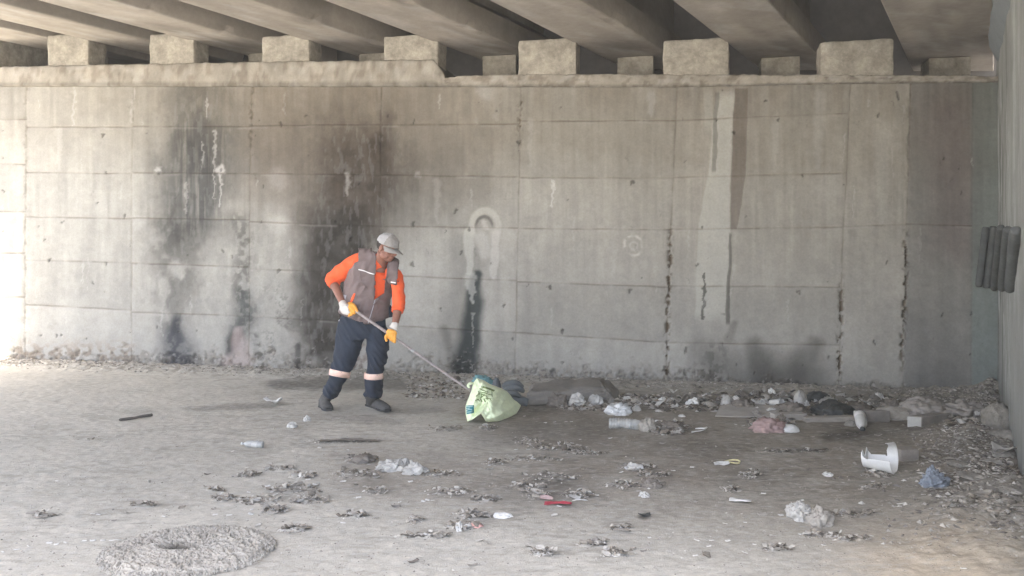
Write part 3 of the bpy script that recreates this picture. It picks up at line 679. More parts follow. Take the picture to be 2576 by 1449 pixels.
stube(bm, [neck_b+Vector((-.02, .03, -.05)), (sh_l+sh_r)/2+Vector((-.03, .06, -.12)), P(930, 760, 7.6)], [(.07, .06), (.12, .06), (.12, .06)])
stube(bm, [(sh_l+neck_b)/2+Vector((-.0, .02, -.09)), sh_l+Vector((.03, 0, -.03)), el_l, el_l+(wr_l-el_l)*.35, wr_l], [.05, .048, .040, .041, .027])
stube(bm, [(sh_r+neck_b)/2+Vector((0, .04, -.06)), sh_r+Vector((-.02, 0, -.02)), el_r, el_r+(wr_r-el_r)*.35, wr_r], [.04, .042, .040, .040, .029])
me = remesh('body', bm, .005, 4); body = link('body', me, M['skin'])
adopt(person, body)
# eyes
for s_ in (-1, 1):
    b2 = bmesh.new(); ell_into(b2, hp(.030*s_, .086, .003), (.014, .008, .006), HR, 2); me = bpy.data.meshes.new('eye'); b2.to_mesh(me); b2.free()
    adopt(person, link('eye', me, M['sole']))
# hair on the nape and temples
b2 = bmesh.new(); ell_into(b2, hp(0, -.020, .016), (.081, .098, .088), HR, 4)
me = bpy.data.meshes.new('hair'); b2.to_mesh(me); b2.free()
iR = HR.transposed(); me = cut(me, lambda c: (iR @ (c-headc)).y < -.01 and (iR @ (c-headc)).z > -.045); adopt(person, link('hair', me, M['hair']))
# --- cap
b2 = bmesh.new(); ell_into(b2, hp(0, -.008, .030), (.091, .112, .101), HR, 5)
me = bpy.data.meshes.new('crown'); b2.to_mesh(me); b2.free()
def lc(c): return iR @ (c-headc)
def capkeep(c): q = lc(c); return q.z > .022-.12*(q.y)*.25
cut(me, capkeep)
for v_ in me.vertices:
    q = lc(v_.co); v_.co += (v_.co-headc).normalized()*((mnoise.noise(v_.co*22)*.008+mnoise.noise(v_.co*50)*.003))
me.polygons.foreach_set('use_smooth', np.full(len(me.polygons), True)); thicken(me, .003)
me.materials.append(M['cap']); me.materials.append(M['cap_pale'])
for p_ in me.polygons:
    q = lc(p_.center)
    if q.y < .018: p_.material_index = 1
cap = link('cap', me); adopt(person, cap)
vs = []; fs = []; nb = 16
for j in range(7):
    for i in range(nb+1):
        a = math.radians(-78+156*i/nb); r = j/6
        x = math.sin(a)*(.088+.004*r); yb = .100*math.cos(a)-.008+.018
        ext = .088*(math.cos(a)**.7)
        q = hp(x*(1-.04*r), yb*.96+ext*r-.012, .020-.018*r-.05*(x/.09)**2*(.3+.9*r)*.5)
        vs.append(q)
for j in range(6):
    for i in range(nb): k = j*(nb+1)+i; fs.append((k, k+1, k+nb+2, k+nb+1))
me = pymesh('brim', vs, fs, True); thicken(me, .004); br = link('brim', me, M['cap']); br.parent = cap
b2 = bmesh.new(); ell_into(b2, hp(0, -.008, .131), (.008, .008, .005), HR, 2); me = bpy.data.meshes.new('button'); b2.to_mesh(me); b2.free(); bt = link('button', me, M['cap']); bt.parent = cap

# --- orange jersey
bm = bmesh.new()
stube(bm, [P(914, 800, 7.60), P(920, 760, 7.60), P(930, 710, 7.58), P(944, 672, 7.53), P(955, 657, 7.49), P(961, 648, 7.47)],
      [(.17, .125), (.19, .135), (.20, .145), (.17, .125), (.08, .09), (.068, .072)], n=28)
stube(bm, [(sh_l+neck_b)/2+Vector((.0, .03, -.05)), sh_l+Vector((.01, 0, -.01)), (sh_l+el_l)/2+Vector((.0, 0, .0)), el_l+Vector((.008, 0, .004)), el_l+(wr_l-el_l)*.20],
      [.085, .082, .083, .072, .058])
stube(bm, [(sh_r+neck_b)/2+Vector((0, .04, -.03)), sh_r+Vector((-.012, 0, .0)), (sh_r+el_r)/2+Vector((.005, 0, 0)), el_r, el_r+(wr_r-el_r)*.32],
      [.055, .060, .060, .058, .054])
me = remesh('jersey', bm, .0075, 3, fold(.009, 11, 2, 30)); jersey = link('jersey', me, M['orange']); adopt(person, jersey)
for nm, e_, w_, r_ in (('sleeve_cuff', el_l, wr_l, .056), ('sleeve_cuff', el_r, wr_r, .053)):
    b2 = bmesh.new(); d_ = (w_-e_).normalized(); t_ = .20 if e_ is el_l else .32; c_ = e_+(w_-e_)*t_
    stube(b2, [c_-d_*.012, c_-d_*.004, c_+d_*.010], [r_*.98, r_*1.06, r_*1.0]); mm = remesh(nm, b2, .005, 2); k_ = link(nm, mm, M['orange']); k_.parent = jersey
# --- vest
def vfold(c):
    x, y = to_px(c)
    p = Vector((c.x*6+c.z*5, c.y*3, c.z*4-c.x*4)); a = 1-abs(mnoise.noise(p))*2.4; b = 1-abs(mnoise.noise(Vector((c.x*15-c.z*9, c.y*6, c.z*8+c.x*6))+Vector((5, 2, 1))))*2.2
    w_ = -.016*math.exp(-((y-725)/26)**2)*(1 if c.y < 7.55 else 0)
    return .013+.018*max(a-.45, -.3)+.009*(b-.5)+.003*mnoise.noise(c*24)+w_*.6
bm = bmesh.new()
stube(bm, [P(915, 808, 7.60), P(914, 792, 7.60), P(921, 755, 7.60), P(932, 708, 7.58), P(944, 676, 7.54), P(951, 656, 7.52), P(957, 642, 7.50)],
      [(.205, .150), (.220, .158), (.214, .158), (.216, .162), (.205, .150), (.150, .118), (.078, .09)], n=32)
stube(bm, [P(950, 655, 7.52), P(915, 652, 7.55), P(899, 655, 7.56)], [.085, .088, .078])
stube(bm, [P(955, 664, 7.50), P(985, 677, 7.45), P(999, 690, 7.42), P(996, 712, 7.42)], [.090, .088, .080, .06])
stube(bm, [P(950, 662, 7.50), P(957, 645, 7.49), P(961, 636, 7.48)], [.088, .080, .074])
me = remesh('vest', bm, .0075, 3, vfold)
VOP = [(947, 630), (990, 640), (976, 664), (972, 690), (967, 715), (966, 736), (943, 752), (944, 700), (946, 664)]
arm_l = bvh(jersey.data)
def vestkeep(c):
    x, y = to_px(c)
    front = c.y < 7.50+.0
    if inpoly(x, y, VOP) and c.y < 7.52: return False
    hem = np.interp(x, [850, 858, 890, 925, 950, 976, 990], [786, 792, 806, 817, 812, 799, 795]) if c.y < 7.6 else 800
    if y > hem: return False
    # neck hole
    if (c-(neck_b+Vector((.0, .0, .035)))).length < .05: return False
    if y < 634+ (x-955)*.15 and abs(x-958) < 22 and c.z > P(0, 640, c.y).z: return False
    # armholes
    if x < 901 and y < 680 and (c-sh_l).length < .12 and x < 901-(y-655)*.05: return False
    if x > 1001.5-(y-690)*.10 and y < 760: return False
    return True
cut(me, vestkeep); thicken(me, -.004)
vest = link('vest', me, M['vest']); adopt(person, vest); vt = bvh(me)
def vchild(o):
    if o is None: return
    o.parent = vest
VM = Matrix.Translation(-person.location)
for pts, w in (([(902, 678), (915, 681), (930, 687), (945, 691)], 2.6), ([(983, 709.5), (996, 711.5)], 2.6)):
    o = ribbon_on(vt, 'white_piping', pts, w, M['white_trim']); vchild(o)
o = patch_on(vt, 'pocket_opening', [(890, 737), (895, 738), (891, 752), (885, 764), (879, 762), (884, 748)], M['orange']); vchild(o)
for pts in ([(905, 684), (908, 706), (922, 726), (934, 724), (943, 712)], [(980, 713), (994, 716), (990, 738)]):
    vchild(ribbon_on(vt, 'pocket_flap', pts, 2.2, M['vest'], lift=.006))
vchild(ribbon_on(vt, 'front_zip', [(944, 752), (938, 775), (930, 800), (926, 814)], 2.0, M['vest_pale'], lift=.005))
vchild(ribbon_on(vt, 'lapel', [(947, 662), (945, 690), (945, 720), (942, 750)], 4.0, M['vest'], lift=.008, thick=.005))
vchild(ribbon_on(vt, 'lapel', [(975, 664), (973, 690), (968, 715), (967, 737), (955, 748), (940, 768)], [4, 4, 4, 5, 6, 3], M['vest'], lift=.008, thick=.005))
vchild(ribbon_on(vt, 'side_panel', [(868, 742), (860, 770), (857, 786), (880, 800), (910, 810)], [8, 9, 10, 12, 3], M['vest_pale'], lift=.003))
# collar standing around the neck
b2 = bmesh.new(); cc_ = neck_b+Vector((.0, .015, .0)); ax_ = Vector((.22, -.12, 1)).normalized()
vs = []; fs = []; nc = 30
for j, (hh_, rr_) in enumerate([(-.03, .105), (0, .092), (.03, .084), (.055, .084)]):
    for i in range(nc):
        a = 2*math.pi*i/nc; o1_ = ax_.orthogonal().normalized(); o2_ = ax_.cross(o1_)
        vs.append(cc_+ax_*hh_+(o1_*math.cos(a)+o2_*math.sin(a))*rr_*(1+.05*math.sin(3*a+hh_*40)))
for j in range(3):
    for i in range(nc): fs.append((j*nc+i, j*nc+(i+1) % nc, (j+1)*nc+(i+1) % nc, (j+1)*nc+i))
b2.free(); me = pymesh('collar', vs, fs, True)
cut(me, lambda c: not (946 < to_px(c)[0] < 975 and c.y < cc_.y)); thicken(me, .005); vchild(link('collar', me, M['vest']))
# dark bag tail behind the elbow
b2 = bmesh.new(); stube(b2, [P(975, 770, 7.62), P(981, 785, 7.60), P(983, 798, 7.60)], [(.03, .02), (.036, .025), (.02, .015)]); me = remesh('hanging_pouch', b2, .006, 3, fold(.004, 14)); vchild(link('hanging_pouch', me, M['navy']))

# --- trousers
bm = bmesh.new()
hipL, hipR = P(884, 812, 7.63), P(946, 812, 7.60)
stube(bm, [P(914, 785, 7.61), P(913, 806, 7.61), P(911, 832, 7.61), P(912, 852, 7.61)], [(.185, .125), (.222, .15), (.236, .155), (.20, .14)], n=30)
stube(bm, [P(884, 830, 7.62), P(877, 865, 7.60), P(868, 900, 7.56), P(858, 925, 7.54), P(848, 952, 7.59), P(838, 975, 7.63), P(829, 990, 7.66)],
      [(.135, .135), (.125, .125), (.108, .108), (.094, .098), (.083, .09), (.074, .085), (.072, .083)])
stube(bm, [P(946, 830, 7.60), P(950, 865, 7.57), P(948, 900, 7.54), P(944, 930, 7.52), P(940, 960, 7.55), P(938, 990, 7.58), P(937, 999, 7.58)],
      [(.115, .13), (.104, .12), (.094, .11), (.079, .096), (.080, .09), (.085, .088), (.078, .085)])
def tfold(c):
    x, y = to_px(c); k = max(0, 1-abs(y-915)/50)+max(0, 1-abs(y-985)/22)*1.4+max(0, 1-abs(y-850)/30)*.7
    a = 1-abs(mnoise.noise(Vector((c.x*7, c.y*7, c.z*10+c.x*12))))*2.2
    return .007*(mnoise.noise(c*6))+(.007+.010*k)*(a-.5)
me = remesh('trousers', bm, .0075, 3, tfold); trs = link('trousers', me, M['navy']); adopt(person, trs); tt = bvh(me)
def tchild(o):
    if o: o.parent = trs
def ring_band(name, ctr, axis, r, w, m):
    vs = []; fs = []; n = 40; axis = axis.normalized(); o1_ = (Vector((1, 0, 0))-axis*axis.x).normalized(); o2_ = axis.cross(o1_)
    for j in range(4):
        for i in range(n):
            a = 2*math.pi*i/n; d = o1_*math.cos(a)+o2_*math.sin(a)
            o_ = ctr+axis*((j/3-.5)*w); h = tt.ray_cast(o_+d*.3, -d, .32); q = (h[0] if h[0] is not None else o_+d*r)
            if (q-o_).length > r*1.45: q = o_+d*r*1.1
            vs.append(q+d*.004)
    for j in range(3):
        for i in range(n): fs.append((j*n+i, j*n+(i+1) % n, (j+1)*n+(i+1) % n, (j+1)*n+i))
    me = pymesh(name, vs, fs, True); thicken(me, .003); return link(name, me, m)
tchild(ring_band('reflective_band', P(852, 939, 7.56), Vector((.20, .12, 1)), .095, .058, M['band']))
tchild(ring_band('reflective_band', P(942, 945, 7.535), Vector((.02, .0, 1)), .084, .056, M['band']))
tchild(patch_on(tt, 'pocket_tag', [(852, 799), (855, 799), (854, 808), (851, 808)], M['white_trim'], res=.8))
b2 = bmesh.new(); stube(b2, [P(974, 862, 7.58), P(975, 882, 7.57)], [(.014, .04), (.016, .045)]); me = remesh('cargo_pocket', b2, .006, 1); tchild(link('cargo_pocket', me, M['navy']))
# --- boots
def boot(heel, toe, ankle, w):
    b = empty('boot', heel); bm = bmesh.new(); d = (toe-heel).normalized(); L_ = (toe-heel).length
    up = Vector((0, 0, 1))
    stube(bm, [ankle+up*.09, ankle+up*.02, heel+d*L_*.22+up*.055], [.055, .053, .052], ref=d)
    stube(bm, [heel+d*.015+up*.045, heel+d*L_*.35+up*.052, heel+d*L_*.6+up*.048, heel+d*L_*.85+up*.036, toe-d*.012+up*.030], [(.040, .044), (.044, .055), (w, .046), (w*1.02, .036), (w*.7, .026)], ref=(0, 0, 1))
    me = remesh('upper', bm, .006, 3, fold(.003, 20)); u = link('upper', me, M['boot'])
    bm = bmesh.new(); stube(bm, [heel+up*.016, heel+d*L_*.4+up*.016, heel+d*L_*.75+up*.016, toe+up*.018], [(.040, .018), (.040, .017), (w*1.12, .018), (w*.75, .018)], ref=(0, 0, 1))
    me = remesh('sole', bm, .006, 1); s_ = link('sole', me, M['sole'])
    return b, u, s_
for (h_, t_, a_, w_) in ((Vector((G(826, 1012).x, 7.74, 0)), G(828, 1036), P(828, 992, 7.68), .050), (G(926, 1022), G(976, 1038), P(932, 1000, 7.62), .052)):
    b_, u_, s_ = boot(h_, t_, a_, w_); adopt(b_, u_, s_)
    b_.parent = person; b_.matrix_parent_inverse = Matrix.Translation(-person.location)
# fix nested transform: upper/sole use world coords minus boot location (already done by adopt)

# --- gloves : palm, four fingers and a thumb wrapped round the pole
sdir = (S1-S0).normalized()
def finger(bm, pts, r): stube(bm, pts, [r, r*1.0, r*.95, r*.86, r*.7][:len(pts)], n=12, k=3)
def wrap_finger(bm, c, start, r, turn=1.0, sgn=1, rad=.027):
    """finger leaving start, curling round the pole axis at c"""
    a0 = (start-c); a0 -= sdir*a0.dot(sdir); a0.normalize(); b0 = sdir.cross(a0)*sgn
    pts = [start]
    for k in range(1, 5):
        a = turn*k*.75; pts.append(c+(a0*math.cos(a)+b0*math.sin(a))*(rad+.006*(k < 2))+ (start-c).project(sdir)*(1-k/5))
    finger(bm, pts, r)
# near hand (amber back of fingers), gripping from above
cR = onstick(988)
bw_ = bmesh.new()
stube(bw_, [wr_r+(el_r-wr_r)*.10, wr_r, (wr_r*1+cR)/2+Vector((.0, -.004, .022))], [(.036, .033), (.037, .033), (.044, .03)])
me = remesh('glove', bw_, .0045, 2, fold(.0015, 40)); gR = link('glove', me, M['glove_white']); adopt(person, gR)
bo_ = bmesh.new(); kn = cR+Vector((0, -.035, .040))
ell_into(bo_, cR+Vector((.0, -.028, .034)), (.050, .026, .032), Matrix.Rotation(.25, 3, 'Y'))
for k in range(4):
    c_ = cR+sdir*(-.034+.023*k); st_ = c_+Vector((0.002, -.034, .036-.003*abs(k-1.5)))
    finger(bo_, [st_+Vector((0, .006, .012)), st_+Vector((0, -.006, -.020)), c_+Vector((0, -.034, -.012-.004*(k in (1, 2)))), c_+Vector((-.002, -.018, -.034-.004*(k in (1, 2)))), c_+Vector((-.004, .008, -.028))], .0135)
me = remesh('glove_fingers', bo_, .0035, 1); o = link('fingers', me, M['glove_orange']); o.parent = gR
bo_ = bmesh.new(); finger(bo_, [cR+Vector((-.030, -.014, .026)), cR+Vector((-.050, -.030, .004)), cR+Vector((-.050, -.034, -.022)), cR+Vector((-.042, -.028, -.042))], .0135)
me = remesh('glove_thumb', bo_, .0035, 1); o = link('thumb', me, M['glove_orange']); o.parent = gR
# far hand: white knit back, amber fingers pointing down the pole
cL = onstick(888)
bw_ = bmesh.new()
stube(bw_, [wr_l+(el_l-wr_l)*.10, wr_l+Vector((0, -.004, 0)), P(867, 776, 7.38), P(876, 780, 7.34), P(880, 779, 7.33)], [(.036, .034), (.038, .032), (.050, .026), (.046, .022), (.036, .020)])
me = remesh('glove_l', bw_, .0045, 2, fold(.0015, 40)); gL = link('glove', me, M['glove_white']); adopt(person, gL)
bo_ = bmesh.new()
FL = [[(878, 767), (886, 767), (893, 772), (898, 781), (899, 786)], [(877, 772), (884, 774), (889, 780), (892, 786), (891, 790)], [(876, 778), (882, 781), (885, 786), (885, 791), (883, 793)], [(873, 784), (878, 787), (880, 791), (879, 794), (877, 795)]]
for k, f_ in enumerate(FL):
    finger(bo_, [P(x, y, 7.325-.012*math.sin(j*.8)+.006*k) for j, (x, y) in enumerate(f_)], .0135-.0012*(k == 3))
me = remesh('glove_fingers', bo_, .0035, 1); o = link('fingers', me, M['glove_orange']); o.parent = gL
bo_ = bmesh.new(); finger(bo_, [P(872, 768, 7.35), P(880, 763, 7.37), P(889, 766, 7.385), P(895, 773, 7.385)], .0135)
me = remesh('glove_thumb', bo_, .0035, 1); o = link('thumb', me, M['glove_orange']); o.parent = gL

# --- pole
pole = empty('pole', S1); setprops(pole, 'long thin grey metal pole held in both gloved hands, its tip in the green bag', 'pole')
bm = bmesh.new(); n_ = 14
tube_into(bm, [S0+(S1-S0)*k/n_ for k in range(n_+1)], [.0145-.004*(k/n_)+.0006*math.sin(k*1.7) for k in range(n_+1)], n=14)
me = bpy.data.meshes.new('shaft'); bm.to_mesh(me); bm.free(); me.polygons.foreach_set('use_smooth', np.full(len(me.polygons), True))
o = link('shaft', me, M['steel']); adopt(pole, o)
c_ = onstick(1040); bm = bmesh.new(); tube_into(bm, [c_-sdir*.015, c_+sdir*.015], [.0142, .0138], n=14); me = bpy.data.meshes.new('joint'); bm.to_mesh(me); bm.free(); o = link('joint_collar', me, M['cap_pale']); adopt(pole, o)
# ------------------------------------------------------------------ rubbish on the floor
M['bag_green'] = mat('pale_green_plastic', (.74, .82, .54), rough=.42, nscale=20, var=.06, nscale2=5, var2=.12, bump=.35, bscale=30, bdist=.01, spec=.4)
_b = M['bag_green'].node_tree.nodes['Principled BSDF']
M['olive_print'] = mat('olive_print', (.16, .22, .06), rough=.5, var=.1)
M['teal_print'] = mat('teal_print', (.03, .20, .22), rough=.5, var=.1)
M['pale_print'] = mat('pale_print', (.70, .80, .72), rough=.5, var=.1)
M['bag_inside_shade'] = mat('bag_inside_shade', (.12, .24, .08), rough=.6)
M['teal'] = mat('teal_plastic', (.17, .33, .34), rough=.5, nscale=30, var=.2, bump=.4)
M['white_pl'] = mat('white_plastic', (.60, .60, .57), rough=.4, nscale=20, var=.05, nscale2=6, var2=.06, bump=.15, spec=.4)
M['paper'] = mat('dirty_white_paper', (.45, .44, .405), rough=.9, nscale=30, var=.14, nscale2=12, var2=.3, bump=.3)
M['scrap'] = mat('white_scrap', (.60, .59, .55), rough=.85, nscale=30, var=.06)
M['cloth_beige'] = mat('dusty_beige_cloth', (.34, .315, .27), rough=.95, nscale=26, var=.12, nscale2=7, var2=.16, bump=.5, bscale=90)
M['cloth_pale'] = mat('dusty_pale_cloth', (.40, .385, .345), rough=.95, nscale=26, var=.12, nscale2=7, var2=.2, bump=.5, bscale=90)
M['cloth_grey'] = mat('dusty_grey_sack', (.25, .23, .205), rough=.95, nscale=18, var=.14, nscale2=5, var2=.25, bump=.5, bscale=70, stretch=(1, 1, 1))
M['cloth_brown'] = mat('brown_grey_cloth', (.17, .15, .125), rough=.95, nscale=26, var=.2, nscale2=6, var2=.25, bump=.5)
M['blue_rag'] = mat('blue_grey_rag', (.19, .215, .245), rough=.8, nscale=26, var=.14, nscale2=16, var2=.35, bump=.5)
M['dark_bag'] = mat('dark_plastic_sheet', (.035, .038, .036), rough=.5, nscale=20, var=.2, bump=.5, spec=.4)
M['dark_grey'] = mat('dark_grey_rubber', (.10, .11, .11), rough=.6, nscale=20, var=.12, bump=.3)
M['foam'] = mat('dirty_brown_foam', (.205, .19, .165), rough=.95, nscale=24, var=.12, nscale2=4, var2=.12, bump=.5, bscale=80)
M['wood'] = mat('grey_weathered_wood', (.30, .275, .235), rough=.9, nscale=30, var=.2, nscale2=5, var2=.15, bump=.5, stretch=(.3, 1, 1))
M['wood_dark'] = mat('dark_wood', (.10, .09, .08), rough=.9, nscale=30, var=.25, bump=.5)
M['board'] = mat('greyed_cardboard', (.33, .31, .275), rough=.95, nscale=20, var=.08, nscale2=4, var2=.14, bump=.25)
M['brick'] = mat('dusty_block', (.22, .20, .175), rough=.95, nscale=40, var=.12, nscale2=9, var2=.14, bump=.5, bscale=90)
M['brick_pale'] = mat('pale_block_end', (.43, .42, .385), rough=.95, nscale=60, var=.08, nscale2=12, var2=.08, bump=.5, bscale=120)
M['stone'] = mat('rubble_stone', (.24, .225, .195), rough=.95, nscale=26, var=.2, nscale2=6, var2=.22, bump=.9, bscale=60, bdist=.02)
M['red'] = mat('red_wrapper', (.31, .04, .055), rough=.45, nscale=60, var=.15, nscale2=25, var2=.3, bump=.4, spec=.4)
M['pink'] = mat('faded_pink_film', (.31, .22, .20), rough=.6, nscale=30, var=.15, nscale2=10, var2=.25, bump=.4)
M['pink_pale'] = mat('pale_pink_wrapper', (.62, .36, .30), rough=.6, nscale=30, var=.15, nscale2=10, var2=.25)
M['yellow'] = mat('yellowish_tape', (.55, .50, .27), rough=.6, nscale=30, var=.15)
M['film'] = mat('cloudy_film', (.36, .345, .31), rough=.4, nscale=30, var=.15, nscale2=9, var2=.25, bump=.5, spec=.5)
M['bottle_cl'] = mat('dusty_clear_plastic', (.42, .42, .39), rough=.28, nscale=40, var=.10, nscale2=10, var2=.12, bump=.15, spec=.6)
_n = M['bottle_cl'].node_tree.nodes['Principled BSDF']; _n.inputs['Alpha'].default_value = .72
M['mat_tuft'] = mat('shaggy_fleece', (.44, .40, .34), rough=.98, attr=True, nscale=60, var=.12, nscale2=9, var2=.10, bump=.6, bscale=130)
M['leaf'] = mat('dry_leaf', attr=True, rough=.9, nscale=60, var=.15, bump=.3)
M['litter'] = mat('ground_litter', attr=True, rough=.95, nscale=60, var=.15, bump=.3)
M['ribs'] = mat('sooty_ribbed_plastic', (.085, .09, .088), rough=.85, nscale=30, var=.15, nscale2=6, var2=.25, bump=.3)

def crumple_me(name, size, seed, sub=4, folds=7, amp=.30, fine=.10, smooth=True):
    """crushed cloth / bag lump: icosphere folded along random directions, resting on z=0"""
    r = random.Random(seed); bm = bmesh.new(); bmesh.ops.create_icosphere(bm, subdivisions=sub, radius=1)
    dirs = [(Vector((r.uniform(-1, 1), r.uniform(-1, 1), r.uniform(-.6, .6))).normalized(), r.uniform(2.0, 6.5), r.uniform(0, 6)) for _ in range(folds)]
    for v_ in bm.verts:
        n = v_.co.copy(); w = n+Vector((mnoise.noise(n*1.7+Vector((seed, 0, 0))), mnoise.noise(n*1.7+Vector((0, seed, 0))), mnoise.noise(n*1.7+Vector((0, 0, seed)))))*.45
        d = 0
        for u, f, ph in dirs:
            t = (w.dot(u)*f+ph) % 2; t = abs(t-1); d += (t-.5)
        d = d/math.sqrt(folds); rad = 1+amp*d+amp*.6*mnoise.noise(n*1.2+Vector((seed*1.3, 2, 0)))+fine*mnoise.noise(n*7+Vector((0, seed, 0)))+.3*amp*(1-abs(mnoise.noise(n*4.5+Vector((seed, seed, 0))))*2.4)
        v_.co = n*rad
    for v_ in bm.verts:
        z = v_.co.z
        if z < -.25: z = -.25-(z+.25)*.08
        v_.co = Vector((v_.co.x*size[0]/2, v_.co.y*size[1]/2, (z+.27)*size[2]/1.27))
    me = bpy.data.meshes.new(name); bm.to_mesh(me); bm.free()
    me.polygons.foreach_set('use_smooth', np.full(len(me.polygons), smooth)); return me
def ground_pt(px_, py_, lift=-.004):
    g = G(px_, py_); g.z = gz(g.x, g.y)+lift; return g
def lump(name, label, cat, x0, x1, y0, y1, m, seed, depth=None, group=None, rz=0, **kw):
    """a crumpled thing filling photo box x0..x1, y0..y1 and standing on the floor at y1"""
    xm = (x0+x1)/2; w = (x1-x0)*G(xm, y1).y/F; dpt = depth or w*.6
    g = G(xm, y1); g = Vector((g.x*(1+dpt*.5/g.y), g.y+dpt*.45, 0)); g.z = gz(g.x, g.y)-.006
    # height so that the top reaches y0
    ztop = H-(y0-HY)/F*g.y; h = max(.02, (ztop-g.z)*(.88 if m in (M['paper'], M['scrap'], M['white_pl']) else 1))
    # floor seen behind the object eats some of the height
    if m in (M['paper'], M['scrap']) and 'smooth' not in kw: kw['smooth'] = False; kw['sub'] = 3
    if kw.get('amp', .3) > .25: kw['amp'] = kw.get('amp', .3)*1.15
    o = link(name, crumple_me(name, (w*1.0, dpt, h), seed, **kw), m); o.location = g; o.rotation_euler = (0, 0, rz)
    return setprops(o, label, cat, group)
def fold_sheet(name, w, l, seed, n=16, amp=.12, curl=0, thick=.0015, folds=5, shape=None):
    r = random.Random(seed); vs = []; fs = []
    dirs = [(r.uniform(0, 6.28), r.uniform(-.4, .4), r.uniform(.4, 1)) for _ in range(folds)]
    for j in range(n+1):
        for i in range(n+1):
            x = i/n-.5; y = j/n-.5; z = 0
            for a, c_, k in dirs: z += abs(x*math.cos(a)+y*math.sin(a)-c_*.5)*k*amp*(1 if int(a*10) % 2 else -1)
            ex = 1+.16*mnoise.noise(Vector((y*4, seed, 0))); ey = 1+.16*mnoise.noise(Vector((x*4, seed, 3)))
            if shape == 'leaf': ex *= max(.06, math.sin(math.pi*(j/n*.94+.03)))**.8
            z += curl*(x*x*2.4)+.03*mnoise.noise(Vector((x*5, y*5, seed)))
            vs.append((x*w*ex, y*l*ey, z*max(w, l)))
    zm = min(v_[2] for v_ in vs); vs = [(a, b, c-zm) for a, b, c in vs]
    for j in range(n):
        for i in range(n): k = j*(n+1)+i; fs.append((k, k+1, k+n+2, k+n+1))
    me = pymesh(name, vs, fs, True)
    if thick: thicken(me, thick)
    return me
def sheet(name, label, cat, x0, x1, y0, y1, m, seed, rz=None, group=None, ratio=.8, tilt=0, **kw):
    xm, ym = (x0+x1)/2, (y0+y1)/2; g = ground_pt(xm, y1-(y1-y0)*.3, .004); w = (x1-x0)*g.y/F
    o = link(name, fold_sheet(name, w, w*ratio, seed, **kw), m); o.location = g
    o.rotation_euler = (tilt, 0, rnd.uniform(-.4, .4) if rz is None else rz); return setprops(o, label, cat, group)

# --- green carrier bag --------------------------------------------------------
BO = [(1200, 951, 7.26), (1191, 962, 7.24), (1185, 985, 7.20), (1177, 1005, 7.17), (1171, 1022, 7.14), (1171.5, 1042, 7.10), (1176, 1061, 7.06), (1188, 1056, 7.03), (1200, 1047, 7.0), (1210, 1041, 7.0),
      (1216, 1050, 7.02), (1222, 1060, 7.05), (1236, 1062.5, 7.07), (1251, 1062, 7.08), (1268, 1055, 7.16), (1284, 1049, 7.25), (1299, 1041, 7.40), (1306, 1030, 7.50), (1311, 1020, 7.58), (1301, 1011, 7.56), (1291, 1004, 7.54),
      (1284, 994, 7.52), (1276, 985, 7.50), (1262, 977, 7.44), (1246, 971, 7.38), (1232, 966, 7.34), (1218, 957, 7.30)]
def resample(o_, n):
    d = [0]
    for a, b in zip(o_, o_[1:]+o_[:1]): d.append(d[-1]+math.hypot(b[0]-a[0], b[1]-a[1]))
    oo = o_+[o_[0]]; ts = np.linspace(0, d[-1], n, endpoint=False)
    return np.stack([np.interp(ts, d, [q[k] for q in oo]) for k in range(3)], -1)
RO = resample(BO, 120); cxy = np.array([1228, 1008]); NRG = 26
def bag_side(front):
    V_ = np.zeros((NRG+1, 121, 3))
    for i in range(NRG+1):
        r_ = i/NRG
        for k in range(121):
            q = RO[k % 120]; x = cxy[0]+(q[0]-cxy[0])*r_; y = cxy[1]+(q[1]-cxy[1])*r_
            Yd = 7.22*(1-r_)+q[2]*r_; bul = (1-r_**2)**.8
            cre = (1-abs(mnoise.noise(Vector(((x-1171)/26+(y-951)/60, (y-951)/90, 0))))*2.2)*.035+(1-abs(mnoise.noise(Vector(((x+y)/30, (x-y)/85, 4))))*2.2)*.022+.012*mnoise.noise(Vector((x/7, y/7, 0)))
            # ridge falling from the handle to the notch
            rx = np.interp(y, [951, 985, 1010, 1041], [1205, 1212, 1212, 1209]); rid = math.exp(-((x-rx)/16)**2)*.06
            if front: Yd -= .13*bul+cre*min(1, (1-r_)*6)-rid*bul*1.2
            else: Yd += .16*bul+cre*min(1, (1-r_)*6)
            p_ = P(x, y, Yd); p_.z = max(p_.z, .004+.01*(1-r_)); V_[i, k] = p_
    return V_
fr = grid_mesh('bag_front', bag_side(True)); bk = grid_mesh('bag_back', bag_side(False))
bag = empty('plastic_bag', G(1235, 1060)); setprops(bag, 'crumpled pale green plastic bag with olive and teal print at the tip of the pole', 'plastic bag')
fb = bvh(fr); adopt(bag, link('front_panel', fr, M['bag_green']), link('back_panel', bk, M['bag_green']))
def cp(x, y): return (1140.4+x*.1111, 925.7+y*.1111)
